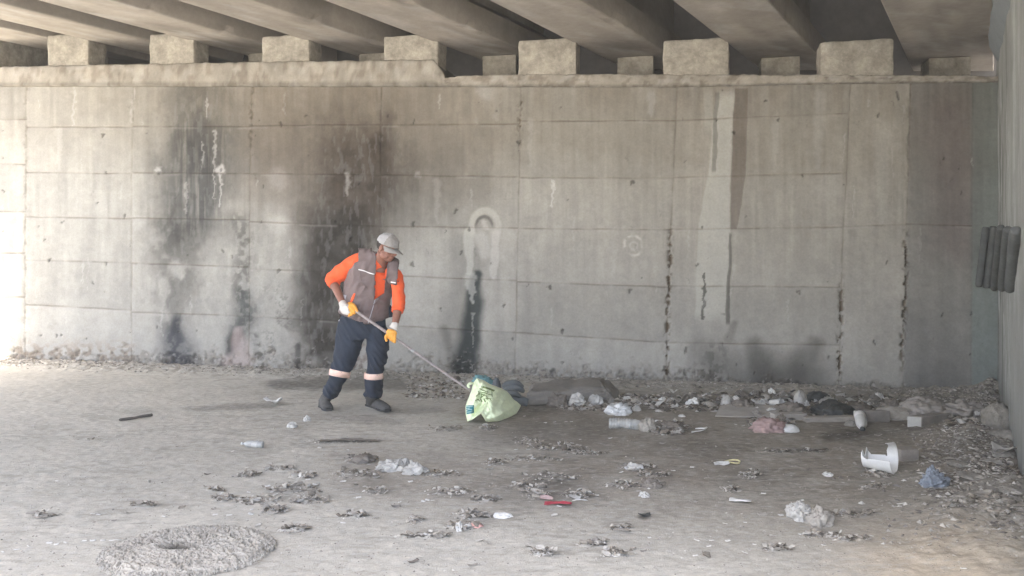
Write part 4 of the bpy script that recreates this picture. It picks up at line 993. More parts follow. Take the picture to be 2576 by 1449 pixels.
for pts, w in [([(590, 460), (650, 500), (740, 530)], 2.6), ([(600, 545), (700, 560), (790, 525)], 2.4), ([(660, 430), (740, 450), (810, 470), (930, 520)], 4.2), ([(575, 580), (515, 650)], 2.8), ([(620, 580), (700, 620), (760, 640)], 2.6),
               ([(872, 520), (880, 660)], 1.8), ([(690, 600), (790, 560)], 2), ([(640, 580), (640, 670)], 2), ([(495, 740), (560, 712), (610, 760)], 2.6), ([(610, 700), (650, 770)], 3), ([(690, 690), (725, 775)], 2.8), ([(760, 650), (770, 720)], 2),
               ([(820, 690), (860, 745)], 2.2), ([(600, 690), (690, 620)], 2), ([(730, 690), (860, 700)], 2.2), ([(790, 600), (870, 610)], 1.8), ([(560, 520), (600, 600)], 2)]:
    o = ribbon_on(fb, 'printed_lettering', [cp(*q) for q in pts], [w*.6, w, w*.6] if len(pts) == 3 else w, M['olive_print'], lift=.003, step=1.2, thick=.0008)
    if o: adopt(bag, o)
o = patch_on(fb, 'printed_label', [cp(*q) for q in [(285, 845), (470, 835), (470, 1020), (300, 1055)]], M['teal_print'], lift=.003, res=.8, thick=.0008)
if o: adopt(bag, o)
for pts in ([(285, 870), (445, 862)], [(285, 915), (380, 905)], [(300, 965), (350, 935), (440, 955)], [(310, 1000), (440, 990)]):
    o = ribbon_on(fb, 'printed_lettering', [cp(*q) for q in pts], 1.1, M['pale_print'], lift=.005, step=1.2, thick=.0008)
    if o: adopt(bag, o)
o = patch_on(fb, 'shaded_mouth', [(1194, 1060), (1201, 1052), (1210, 1045), (1217, 1055), (1222, 1062), (1205, 1063)], M['bag_inside_shade'], lift=-.004)
if o: adopt(bag, o)
b2 = bmesh.new(); stube(b2, [P(1181, 976, 7.2), P(1177, 970, 7.2), P(1183, 964, 7.21), P(1191, 965, 7.23)], [.010, .012, .012, .010]); me = remesh('handle', b2, .005, 1); adopt(bag, link('handle', me, M['bag_green']))
# mouth patch: the shadow inside the bag is painted as a darker green
lump('plastic_scrap', 'torn teal plastic sheet sticking up behind the green bag', 'plastic sheet', 1190, 1236, 946, 975, M['teal'], 11, depth=.14, folds=9, amp=.4)
lump('carton', 'small dark teal carton between the green bag and the wall', 'carton', 1238, 1260, 951, 982, M['dark_grey'], 12, depth=.08, folds=4, amp=.15)
# coiled rubber thing
tyre = empty('rolled_rubber', ground_pt(1287, 1012)); setprops(tyre, 'dark grey rolled rubber mat half hidden behind the green bag', 'rubber mat')
for k, (x, y, w, h_) in enumerate([(1290, 968, .10, .034), (1292, 978, .10, .034), (1287, 992, .085, .03)]):
    b2 = bmesh.new(); c_ = P(x, y, 7.75-.05*k); stube(b2, [c_+Vector((-w, .02, -.02)), c_+Vector((-w*.4, 0, .008)), c_+Vector((w*.4, 0, .010)), c_+Vector((w, .03, -.03))], [h_*.7, h_, h_, h_*.6]); me = remesh('roll', b2, .008, 2, fold(.004, 12, k)); adopt(tyre, link('roll', me, M['dark_grey']))
b2 = bmesh.new(); c_ = P(1302, 1005, 7.7); stube(b2, [c_+Vector((-.11, 0, -.02)), c_, c_+Vector((.10, .02, -.03))], [.045, .055, .04]); me = remesh('roll', b2, .01, 2, fold(.01, 8, 3)); adopt(tyre, link('roll', me, M['dark_grey']))

# --- long foam block against the wall
def block_px(name, label, cat, x0, x1, ybase, ytop, depth, m, seed, yaw=0, amp=.008, bev=.01, group=None, endm=None, cuts=5):
    """block whose front bottom edge runs (x0,ybase)->(x1,ybase+?)"""
    if not isinstance(ybase, tuple): ybase = (ybase, ybase)
    A, B = G(x0, ybase[0]), G(x1, ybase[1]); zt_ = (H-(ytop-HY)/F*(A.y+B.y)/2); ax = (B-A).normalized(); inn = Vector((-ax.y, ax.x, 0))
    z0 = min(gz(A.x, A.y), gz(B.x, B.y))-.01
    pts = [Vector((q.x, q.y, z0)) for q in (A, B, B+inn*depth, A+inn*depth)]+[Vector((q.x, q.y, zt_)) for q in (A, B, B+inn*depth, A+inn*depth)]
    o = rough_box(name, pts, m, amp, cuts, seed, bev); return setprops(o, label, cat, group)
A = [G(1322, 1024), G(1556, 1010), G(1565, 985), G(1335, 996)]
zz_ = .02
pts = [Vector((q.x, q.y, 0)) for q in A]+[Vector((A[0].x, A[0].y, .135)), Vector((A[1].x-.14, A[1].y, .15)), Vector((A[2].x-.20, A[2].y, .16)), Vector((A[3].x, A[3].y, .14))]
setprops(rough_box('foam_block', pts, M['foam'], .03, 9, 3, .05), 'long low dirty brown foam slab lying against the wall right of the green bag', 'foam slab')
# --- papers on and before it
lump('paper', 'crumpled white sheet resting before the brown foam slab', 'paper', 1428, 1474, 990, 1022, M['paper'], 21, depth=.13, amp=.45, folds=9)
lump('paper_tray', 'folded white tray with a raised rim before the end of the foam slab', 'paper tray', 1478, 1515, 990, 1018, M['paper'], 22, depth=.12, folds=4, amp=.28)
sheet('paper', 'thin white paper strip pointing away at the end of the foam slab', 'paper', 1500, 1535, 988, 1004, M['paper'], 23, amp=.2, ratio=.3, rz=.4)
lump('plastic_bag', 'crushed white plastic bag lying behind the ribbed bottle', 'plastic bag', 1528, 1586, 1014, 1045, M['white_pl'], 24, depth=.16, folds=9, amp=.42, sub=4)
lump('sponge', 'pale rounded lump of foam right of the crushed white bag', 'foam lump', 1590, 1612, 1018, 1034, M['paper'], 25, depth=.07, folds=3, amp=.2)
lump('paper', 'crumpled pale tissue near the wall above the pale foam lump', 'paper', 1590, 1616, 1002, 1013, M['cloth_beige'], 26, depth=.08, folds=6, amp=.3)
lump('stone', 'small round stone beside the wall right of the foam slab', 'stone', 1528, 1547, 1003, 1016, M['stone'], 27, depth=.06, folds=2, amp=.1)
lump('cloth', 'brownish crumpled cloth piled in front of the foam slab', 'cloth', 1375, 1425, 992, 1022, M['cloth_brown'], 28, depth=.14, folds=8, amp=.35)

# --- ribbed bottle (lathe along an axis)
def lathe(name, prof, m, axis_from, axis_to, n=28, dent=0, seed=0, parent=None, keep=None):
    d = (axis_to-axis_from); L_ = d.length; d.normalize(); q = d.to_track_quat('Z', 'Y'); vs = []; fs = []
    for i, (t, r_) in enumerate(prof):
        for k in range(n):
            a = 2*math.pi*k/n; rr = r_*(1+dent*mnoise.noise(Vector((math.cos(a)*1.3, math.sin(a)*1.3, t*L_*14+seed))))
            vs.append(axis_from+q @ Vector((math.cos(a)*rr, math.sin(a)*rr, t*L_)))
    for i in range(len(prof)-1):
        for k in range(n): fs.append((i*n+k, i*n+(k+1) % n, (i+1)*n+(k+1) % n, (i+1)*n+k))
    me = pymesh(name, vs, fs, True); fixnormals(me); o = link(name, me, m)
    if parent: adopt(parent, o)
    return o
def bottle(label, p0, p1, r, rib=0, dent=.15, seed=0, capm=None, m='bottle_cl', lab=False):
    """p0 bottom end, p1 mouth end, lying down"""
    b = empty('bottle', (p0+p1)/2*1.0); b.location.z = 0
    prof = [(0, .001), (0, r*.7), (.015, r*.92)]
    for k in range(40):
        t = .03+.66*k/39; prof.append((t, r*(1+(rib*math.sin(k*math.pi/2*1.0) if rib else 0))))
    prof += [(.74, r*.95), (.80, r*.80), (.86, r*.55), (.90, r*.36), (.94, r*.33), (1, r*.33)]
    lathe('bottle_body', prof, M[m], p0, p1, dent=dent, seed=seed, parent=b)
    d = (p1-p0).normalized()
    lathe('bottle_cap', [(0, .001), (0, r*.40), (.9, r*.40), (1, r*.34), (1, .001)], M[capm or 'white_pl'], p1-d*r*.25, p1+d*r*.28, n=16, parent=b)
    if lab: lathe('bottle_label', [(0, r*1.02), (1, r*1.02)], M['paper'], p0+(p1-p0)*.25, p0+(p1-p0)*.5, dent=dent, seed=seed, parent=b)
    return setprops(b, label, 'bottle')
ra = .043; a_ = G(1533, 1079); a_.z = gz(a_.x, a_.y)+ra*.95; b_ = G(1636, 1081); b_.z = gz(b_.x, b_.y)+ra*.7
a_.y += ra; b_.y += ra; bottle('large ribbed clear plastic bottle lying dusty in front of the crushed white bag', a_, b_, ra, rib=.05, dent=.22, seed=3)
lump('cloth', 'stiff brown rag crumpled around the neck of the ribbed bottle', 'cloth', 1612, 1648, 1056, 1086, M['cloth_beige'], 31, depth=.12, folds=9, amp=.45)
lump('cloth', 'dark torn rag with a white corner right of the ribbed bottle', 'cloth', 1668, 1716, 1060, 1083, M['cloth_brown'], 32, depth=.12, folds=9, amp=.4)
sheet('paper', 'small white scrap standing on the dark torn rag', 'paper', 1677, 1690, 1062, 1080, M['paper'], 33, ratio=1.3, amp=.4, tilt=.7)
sheet('stick', 'thin pale splinter of wood right of the dark torn rag', 'splinter', 1686, 1714, 1082, 1096, M['paper'], 34, ratio=.12, amp=.1, rz=.5)
lump('stone', 'flat whitish stone by the wall right of the crushed bag', 'stone', 1706, 1724, 1041, 1049, M['paper'], 35, depth=.05, folds=2, amp=.15)
b2 = bmesh.new(); q_ = [G(1740, 1087, .012), G(1768, 1082, .014), G(1778, 1075, .02), G(1777, 1077, .02), G(1749, 1078, .018)]
stube(b2, q_[:3], [.006, .006, .007]); stube(b2, q_[3:], [.007, .005]); me = remesh('forked_stick', b2, .003, 1); setprops(link('forked_stick', me, M['scrap']), 'bent whitish plastic strip folded like a narrow letter V', 'plastic strip')

# --- heap of rubbish under the wall
me_pts = [(1799, 1048), (1860, 1050), (1905, 1050), (1950, 1050), (1962, 1040), (1955, 1030), (1900, 1026), (1868, 1024), (1831, 1026), (1812, 1031)]
vs = []
for (x, y) in me_pts: g = G(x, y+2); vs.append((g.x, g.y, .014 if y > 1045 else .045))
vs += [(x, y, z-.007) for x, y, z in vs]; n_ = len(me_pts)
me = pymesh('cardboard', vs, [tuple(range(n_)), tuple(range(2*n_-1, n_-1, -1))]+[(k, (k+1) % n_, n_+(k+1) % n_, n_+k) for k in range(n_)]); setprops(link('cardboard', fixnormals(me), M['board']), 'flat greyish cardboard piece sticking out at the left foot of the rubbish heap', 'cardboard')
HEAP = [
 ('food_tub', 'pale brown plastic tub at the left end of the rubbish heap', 'tub', 1813, 1846, 994, 1024, 'film', dict(depth=.12, folds=3, amp=.2)),
 ('paper', 'white looped paper strip on top of the rubbish heap', 'paper', 1880, 1912, 1006, 1026, 'paper', dict(depth=.07, folds=9, amp=.5)),
 ('carton', 'small whitish open carton on the rubbish heap beside the looped strip', 'carton', 1908, 1934, 1000, 1020, 'paper', dict(depth=.08, folds=3, amp=.25)),
 ('paper', 'pointed scrap of white paper below the lying cup', 'paper', 1925, 1952, 1026, 1042, 'paper', dict(depth=.07, folds=6, amp=.45)),
 ('paper', 'small white paper knob in front of the open carton', 'paper', 1897, 1914, 1023, 1036, 'scrap', dict(depth=.05, folds=5, amp=.35)),
 ('cloth', 'brown crumpled sacking in the middle of the rubbish heap', 'cloth', 1950, 2032, 1016, 1046, 'cloth_brown', dict(depth=.2, folds=10, amp=.4)),
 ('cloth', 'grey brown rag between the cardboard and the looped strip', 'cloth', 1845, 1895, 1004, 1034, 'cloth_brown', dict(depth=.16, folds=10, amp=.4)),
 ('plastic_lump', 'rounded grey green plastic hood standing highest on the rubbish heap', 'plastic hood', 1996, 2030, 983, 1022, 'film', dict(depth=.12, folds=3, amp=.12)),
 ('paper', 'bright white folded paper leaning on the grey green hood', 'paper', 2008, 2033, 1004, 1022, 'scrap', dict(depth=.05, folds=6, amp=.45)),
 ('dark_sheet', 'black plastic sheet slumped behind the grey green hood', 'plastic sheet', 2026, 2084, 985, 1012, 'dark_bag', dict(depth=.2, folds=6, amp=.25)),
 ('dark_sheet', 'glossy black bin liner spread at the right of the rubbish heap', 'bin liner', 2042, 2140, 1012, 1050, 'dark_bag', dict(depth=.3, folds=8, amp=.28)),
 ('paper', 'long pale folded sheet lying over the black bin liner', 'paper', 2062, 2104, 1000, 1018, 'film', dict(depth=.1, folds=8, amp=.4)),
 ('paper', 'small whitish wad left of the long folded sheet', 'paper', 2044, 2062, 998, 1012, 'paper', dict(depth=.06, folds=5, amp=.3)),
 ('cloth', 'grey brown cloth strip behind the plank', 'cloth', 2130, 2190, 1016, 1036, 'cloth_brown', dict(depth=.2, folds=8, amp=.3)),
 ('cloth', 'big grey brown sack slumped against the wall near the corner', 'sack', 2262, 2392, 1002, 1062, 'cloth_grey', dict(depth=.45, folds=7, amp=.16, sub=5)),
 ('cloth', 'pale creased tail of sacking left of the big slumped sack', 'cloth', 2196, 2300, 1026, 1058, 'cloth_beige', dict(depth=.25, folds=7, amp=.24)),
 ('cloth', 'ragged brown blanket draped right of the big slumped sack', 'blanket', 2380, 2480, 1016, 1068, 'cloth_grey', dict(depth=.35, folds=9, amp=.36, sub=5)),
 ('cloth', 'small lump of sacking behind the concrete block with pale end', 'cloth', 2216, 2262, 1008, 1032, 'cloth_brown', dict(depth=.2, folds=7, amp=.3)),
]
for k, (nm, lb, ct, x0, x1, y0, y1, mm, kw) in enumerate(HEAP): lump(nm, lb, ct, x0, x1, y0, y1, M[mm], 50+k*3, **kw)
# cup lying on the heap
cup = empty('cup', G(1955, 1026)); c0_, c1_ = P(1938, 1013, 7.72), P(1966, 1012, 7.60)
lathe('cup_wall', [(0, .001), (0, .024), (.02, .026), (1, .036), (1, .033), (.06, .023), (.06, .001)], M['paper'], c0_, c1_, parent=cup); setprops(cup, 'white paper cup lying on its side on top of the rubbish heap', 'cup')
lathe('cup_rim', [(0, .036), (.5, .038), (1, .036), (.5, .034), (0, .036)], M['white_pl'], c1_-(c1_-c0_).normalized()*.003, c1_+(c1_-c0_).normalized()*.003, parent=cup)
# plank
block_px('plank', 'narrow weathered wooden plank lying in front of the black bin liner', 'plank', 2028, 2156, (1063, 1060), 1050, .09, M['wood'], 4, amp=.004, bev=.004)
block_px('plank', 'short grey board end under the pink film and tub', 'board', 1950, 2030, (1060, 1058), 1042, .10, M['board'], 5, amp=.004, bev=.004)
def brick(label, e0, e1, r1, ytop, m, pm, seed):
    """end face e0->e1 (pale, facing us) and long side e1->r1"""
    E0, E1, R1 = G(*e0), G(*e1), G(*r1); hgt = H-(ytop-HY)/F*((E0.y+E1.y)/2); s_ = R1-E1
    b = empty('concrete_block', (E0+R1)/2); fwd_ = s_.normalized()
    pts = [E0, E1, E1+s_, E0+s_]; z0 = -.005
    o = rough_box('block_body', [Vector((q.x, q.y, z0)) for q in pts]+[Vector((q.x, q.y, hgt)) for q in pts], m, .004, 4, seed, .006); adopt(b, o)
    out = -fwd_*.006; ins = (E1-E0).normalized()*.006
    f_ = [E0+ins+out, E1-ins+out, E1-ins+out*.2, E0+ins+out*.2]
    o = rough_box('block_end', [Vector((q.x, q.y, .004)) for q in f_]+[Vector((q.x, q.y, hgt-.006)) for q in f_], pm, .0015, 3, seed, .001); adopt(b, o)
    return setprops(b, label, 'concrete block')
brick('concrete block with a pale end lying behind the white bottle', (2147, 1058), (2170, 1062), (2240, 1061), 1033, M['brick'], M['brick_pale'], 1)
brick('concrete block with a broad pale end lying before the big slumped sack', (2282, 1076), (2320, 1079), (2392, 1069), 1047, M['brick'], M['brick_pale'], 2)
block_px('brick', 'small brown half brick right behind the broken white bucket', 'brick', 2266, 2312, (1163, 1163), 1132, .12, M['brick'], 8, amp=.006)
lump('stone', 'small grey stone on the floor between the bucket and the corner', 'stone', 2400, 2432, 1103, 1124, M['stone'], 71, depth=.1, folds=3, amp=.15)
lump('stone', 'flat pale stone under the plank beside the white bottle', 'stone', 2124, 2154, 1057, 1073, M['stone'], 72, depth=.08, folds=3, amp=.12)
# pink film, tub
lump('plastic_film', 'faded pink and grey plastic film behind the lying translucent tub', 'plastic film', 1894, 1976, 1052, 1088, M['pink'], 73, depth=.18, folds=9, amp=.4)
lump('tub', 'translucent white rounded tub lying on its side by the pink film', 'tub', 1950, 2010, 1064, 1088, M['white_pl'], 74, depth=.10, folds=2, amp=.06, fine=.02)
lump('paper', 'small white wad on top of the pink film', 'paper', 1960, 1985, 1050, 1066, M['paper'], 75, depth=.07, folds=4, amp=.3)
# white bottle with dark cap pointing at us
p0 = G(2176, 1066); p0 = Vector((p0.x, p0.y+.10, .055)); p1 = G(2172, 1088); p1 = Vector((p1.x, p1.y+.02, .026))
bb = empty('bottle', (p0.x, p0.y, 0)); L_ = (p1-p0).length
lathe('bottle_body', [(0, .001), (0, .040), (.03, .046), (.45, .047), (.62, .045), (.76, .036), (.86, .024), (.90, .018), (1, .018)], M['white_pl'], p0, p1, parent=bb)
d_ = (p1-p0).normalized(); lathe('bottle_cap', [(0, .001), (0, .019), (.8, .021), (1, .017), (1, .001)], M['dark_bag'], p1-d_*.004, p1+d_*.022, parent=bb)
lathe('bottle_label', [(0, .0476), (1, .0476)], M['white_trim'], p0+d_*L_*.12, p0+d_*L_*.3, parent=bb)
setprops(bb, 'glossy white bottle with black cap lying with its cap toward the camera', 'bottle')
# broken bucket
bu = empty('broken_bucket', G(2215, 1196)); Yb = 5.43; R0, R1_ = .072, .104; cA = P(2174, 1165, 5.52); cB = P(2249, 1156, 5.40)
cB.z = R1_+.002; cA.z = R0+.020
ax = (cB-cA); La = ax.length; ax.normalize(); up_ = (Vector((0, 0, 1))-ax*ax.z).normalized(); sd_ = ax.cross(up_)   # sd_ points away or toward
if sd_.y > 0: sd_ = -sd_
vs = []; fs = []; nt, na = 60, 96; idx = {}
for i in range(nt+1):
    t = i/nt
    for k in range(na):
        a = 2*math.pi*k/na; R_ = R0+(R1_-R0)*t+(.003 if t > .97 else 0); cz, cs = math.sin(a), math.cos(a)   # cz up, cs toward camera
        # broken bite : everything above a height limit on the first 60 percent
        lim = .02+.05*mnoise.noise(Vector((t*7, cs, 0)))
        if cs < 0: lim += 1.3*float(ss(.60, .82, np.array(t+.05*mnoise.noise(Vector((a*2, 7, 1))))))
        elif t > .97: lim += .04
        if t < .13: lim = .62-4.6*t+.1*mnoise.noise(Vector((a*3, 2, 0)))
        if cz > lim: continue
        idx[i, k] = len(vs); vs.append(cA+ax*(La*t)+(up_*cz+sd_*cs)*R_)
for i in range(nt):
    for k in range(na):
        q = [(i, k), (i, (k+1) % na), (i+1, (k+1) % na), (i+1, k)]
        if all(j in idx for j in q): fs.append([idx[j] for j in q])
me = pymesh('bucket_wall', vs, fs, True); thicken(me, .003); adopt(bu, link('bucket_wall', me, M['white_pl']))
bvs = [cA+ax*.004]; nb_ = 48
for k in range(nb_+1):
    a = math.pi*(-1.25+1.5*k/nb_); bvs.append(cA+ax*.004+(up_*math.sin(a)+sd_*math.cos(a))*R0*.99)
me = pymesh('bucket_base', bvs, [(0, k, k+1) for k in range(1, nb_+1)]); thicken(me, .003); adopt(bu, link('bucket_base', me, M['white_pl']))
setprops(bu, 'broken white plastic bucket lying on its side with its upper half torn away', 'bucket')
lump('rag', 'blue grey crumpled rag standing as a small peak near the corner', 'rag', 2322, 2378, 1184, 1234, M['blue_rag'], 76, depth=.12, folds=11, amp=.42, sub=5)
sheet('plastic_strip', 'thin pale strip lying at the foot of the blue grey rag', 'plastic strip', 2340, 2396, 1232, 1240, M['film'], 77, ratio=.12, amp=.05, rz=0)
def sole(label, x0, x1, y0, y1, m, rz):
    xm = (x0+x1)/2; g = ground_pt(xm, (y0+y1)/2+2, .004); w = (x1-x0)*g.y/F*1.05; b = empty('shoe_sole', g, rz)
    vs = []; fs = []; n = 36
    for z_, k_ in ((.0, 1), (.018, 1.03), (.022, .9), (.012, .84)):
        for i in range(n):
            a = 2*math.pi*i/n; x = math.cos(a)*w/2; y = math.sin(a)*w*.17*(1+.25*math.cos(a)-.25*math.cos(2*a+.4)); vs.append((x*k_, y*k_, z_+.012*(x/w)**2*4))
    for j in range(3):
        for i in range(n): fs.append((j*n+i, j*n+(i+1) % n, (j+1)*n+(i+1) % n, (j+1)*n+i))
    fs += [tuple(range(n))[::-1], tuple(range(3*n, 4*n))]
    o = link('sole_body', fixnormals(pymesh('sole_body', vs, fs, True)), m); o.parent = b
    return setprops(b, label, 'shoe sole')
sole('dusty flattened shoe sole pointing to the right near the side wall', 2430, 2504, 1246, 1274, M['cloth_beige'], .35)
lump('cloth', 'small dusty cloth wad left of the flattened shoe sole', 'cloth', 2398, 2434, 1252, 1276, M['cloth_beige'], 78, depth=.08, folds=6, amp=.3)
lump('cloth', 'crumpled beige cloth alone on the right foreground floor', 'cloth', 1986, 2040, 1266, 1310, M['cloth_pale'], 79, depth=.13, folds=9, amp=.36, sub=5)
lump('cloth', 'small frayed end of beige cloth right of the crumpled one', 'cloth', 2030, 2088, 1284, 1322, M['cloth_beige'], 80, depth=.12, folds=9, amp=.45, sub=4)
lump('cloth', 'crumpled whitish cloth in the middle of the floor', 'cloth', 956, 1030, 1158, 1188, M['cloth_pale'], 81, depth=.16, folds=10, amp=.38, sub=5)
lump('cloth', 'torn trailing end of the whitish cloth to its right', 'cloth', 1015, 1068, 1168, 1196, M['cloth_pale'], 82, depth=.09, folds=9, amp=.5)
lump('cloth', 'brown stiff rag left of the whitish cloth', 'cloth', 888, 944, 1144, 1168, M['cloth_brown'], 83, depth=.14, folds=8, amp=.36)
sheet('wrapper', 'bright red wrapper lying flat in the middle foreground', 'wrapper', 1370, 1438, 1258, 1276, M['red'], 84, ratio=.35, amp=.14, rz=-.15)
sheet('wrapper', 'thin red strip with white end touching the red wrapper', 'wrapper', 1358, 1392, 1250, 1262, M['pink'], 85, ratio=.25, amp=.2, rz=-.4)
lump('paper_plate', 'clean white folded napkin in the foreground', 'napkin', 1241, 1288, 1288, 1306, M['scrap'], 86, depth=.08, folds=4, amp=.22)
lump('wrapper', 'pale pink crumpled wrapper near the white napkin', 'wrapper', 1178, 1212, 1316, 1330, M['pink_pale'], 87, depth=.06, folds=7, amp=.4)
lump('paper', 'small upright whitish paper peak left of the pink wrapper', 'paper', 1146, 1164, 1312, 1338, M['paper'], 88, depth=.05, folds=7, amp=.5)
sheet('metal_clip', 'small pale open frame lying above the red wrapper', 'clip', 1432, 1462, 1246, 1258, M['film'], 89, ratio=.4, amp=.2)
sheet('plastic_strip', 'narrow white strip right of the red wrapper', 'plastic strip', 1440, 1478, 1258, 1266, M['scrap'], 90, ratio=.16, amp=.12, rz=.2)
b2 = bmesh.new(); cc = ground_pt(1843, 1166, .012); rr = .042
stube(b2, [cc+Vector((math.cos(a)*rr*1.25, math.sin(a)*rr, .004*math.sin(2*a))) for a in [k*.62 for k in range(10)]], [.006]*10, ref=(0, 0, 1), k=3)
me = remesh('loop', b2, .0035, 1); setprops(link('strap_loop', me, M['yellow']), 'yellowish plastic loop lying at the right of the floor', 'plastic loop')
sheet('plastic_strip', 'pale torn strip beside the yellowish loop', 'plastic strip', 1796, 1834, 1164, 1176, M['paper'], 91, ratio=.3, amp=.3)
sheet('paper', 'flat white torn paper in the right foreground', 'paper', 1836, 1888, 1254, 1266, M['scrap'], 92, ratio=.5, amp=.12)
lump('paper', 'small pale paper wad left of the broken bucket', 'paper', 2070, 2094, 1186, 1200, M['paper'], 93, depth=.06, folds=4, amp=.3)
lump('paper', 'curled white paper shell right of the litter patch', 'paper', 1608, 1630, 1236, 1252, M['paper'], 94, depth=.06, folds=7, amp=.45)
lump('can', 'brown crushed can with pale ends in the litter patch', 'can', 1612, 1662, 1206, 1230, M['cloth_brown'], 95, depth=.10, folds=6, amp=.3)
lump('paper', 'crinkled white wrapper above the brown crushed can', 'wrapper', 1574, 1612, 1166, 1184, M['paper'], 96, depth=.08, folds=9, amp=.5)
sheet('paper', 'forked white paper scrap on the pale floor left of the man', 'paper', 665, 708, 1004, 1024, M['scrap'], 97, ratio=.5, amp=.4, rz=-.2)
lump('carton', 'small squashed white carton in front of the man at left', 'carton', 723, 748, 1060, 1077, M['paper'], 98, depth=.09, folds=3, amp=.22)
lump('paper', 'tiny white peaked scrap between the man and the carton', 'paper', 765, 780, 1046, 1060, M['paper'], 99, depth=.05, folds=5, amp=.5)
ra = .026; a_ = G(606, 1127); b_ = G(660, 1129); a_.y += ra; b_.y += ra; a_.z = gz(a_.x, a_.y)+ra; b_.z = gz(b_.x, b_.y)+ra*.9
bottle('small clear plastic bottle lying on the pale floor at left', b_, a_, ra, rib=0, dent=.18, seed=9, lab=True)
A, B = G(300, 1061), G(383, 1048); d_ = (B-A); b2 = bmesh.new(); pts_ = [A+d_*k/8+Vector((0, 0, .016+.004*mnoise.noise(Vector((k, 0, 0))))) for k in range(9)]
stube(b2, pts_, [(.012+.005*abs(mnoise.noise(Vector((k*1.3, 5, 0)))), .010) for k in range(9)]); me = remesh('stick', b2, .004, 1, fold(.003, 20)); setprops(link('stick', me, M['wood_dark']), 'dark wooden stick lying on the bright left floor', 'stick')
sheet('cardboard', 'thin dark flattened strip in front of the feet of the man', 'cardboard', 805, 948, 1105, 1118, M['cloth_brown'], 101, ratio=.10, amp=.03, rz=.02)
sheet('cardboard', 'thin dark sliver of board on the floor left of the broken bucket', 'cardboard', 1940, 2080, 1131, 1138, M['cloth_brown'], 102, ratio=.06, amp=.02, rz=.02)
sheet('plastic_scrap', 'dark curled scrap alone in the foreground right of centre', 'plastic scrap', 1606, 1636, 1290, 1302, M['dark_bag'], 103, ratio=.5, amp=.2)

# --- boulders and rubble by the side wall
def rock(label, x0, x1, y0, y1, seed, depth=.2, m='stone', cat='rubble'):
    return lump('rubble_lump', label, cat, x0, x1, y0, y1, M[m], seed, depth=depth, folds=6, amp=.14, fine=.09, sub=4)
rock('big rough rubble lump leaning on the side wall', 2474, 2540, 1014, 1096, 111, .3)
rock('broken mortar lump below the big rubble lump', 2490, 2532, 1082, 1122, 112, .18)
rock('dark angular stone tight against the side wall', 2516, 2560, 1082, 1132, 113, .22)
rock('pale broken chunk at the side wall above the dirt heap', 2496, 2552, 1132, 1170, 114, .2)
rock('small brown clod between the ragged blanket and the rubble lump', 2440, 2476, 1052, 1080, 115, .18)
rock('low grey clod in the dirt heap near the blue grey rag', 2384, 2432, 1168, 1200, 116, .16)
rock('rounded clod in the dirt heap right of the blue grey rag', 2410, 2470, 1196, 1236, 117, .2)
rock('dark clod low at the right edge of the picture', 2526, 2580, 1226, 1290, 118, .24)
rock('brown clod beside the side wall behind the shoe sole', 2490, 2540, 1192, 1226, 119, .18)
rock('small clod before the flattened shoe sole', 2500, 2530, 1288, 1310, 120, .1)
sheet('paper', 'white torn plastic scrap caught on the broken mortar lump', 'plastic scrap', 2450, 2482, 1056, 1074, M['paper'], 104, ratio=.6, amp=.4)
sheet('plastic_scrap', 'pale ripped scrap at the foot of the side wall', 'plastic scrap', 2500, 2548, 1140, 1172, M['film'], 105, ratio=.8, amp=.45, tilt=.3)
sheet('plastic_scrap', 'dull ripped film lying over the dirt heap below the pale chunk', 'plastic film', 2462, 2520, 1176, 1206, M['film'], 106, ratio=.6, amp=.3)
lump('paper', 'tiny white triangle of paper before the rubble lump', 'paper', 2448, 2470, 1086, 1098, M['paper'], 107, depth=.05, folds=3, amp=.2)
sheet('plastic_scrap', 'white upright shred on top of the ragged blanket', 'plastic scrap', 2376, 2392, 1036, 1052, M['paper'], 108, ratio=.8, amp=.4, tilt=.5)

# --- ribbed thing hanging in the corner
rib = empty('ribbed_panel', (sideX(8.0), 8.0, 0)); setprops(rib, 'dark panel of rounded vertical ribs fixed in the corner against the side wall', 'ribbed panel')
yy_ = lambda k: 8.30-k*.0
for k, (xt, xb, yt, yb, r_) in enumerate([(2480, 2462, 571, 722, .034), (2499, 2482, 569, 725, .036), (2518, 2501, 571, 727, .036), (2536, 2520, 576, 727, .036), (2556, 2540, 578, 729, .038)]):
    a_ = xt/1.0
    Yk = lambda x: min(9.539/(1+WS*(x-CX)/F)-.05, (.40-.03)/((x-CX)/F-.553)-.02 if (x-CX)/F > .60 else 99)
    pt, pb = P(xt, yt, Yk(xt)), P(xb, yb, Yk(xb)); b2 = bmesh.new()
    stube(b2, [pt, pt+(pb-pt)*.05, pt+(pb-pt)*.5, pt+(pb-pt)*.95, pb], [r_*.4, r_, r_*1.02, r_, r_*.45]); me = remesh('rib', b2, .008, 2); adopt(rib, link('rib', me, M['ribs']))

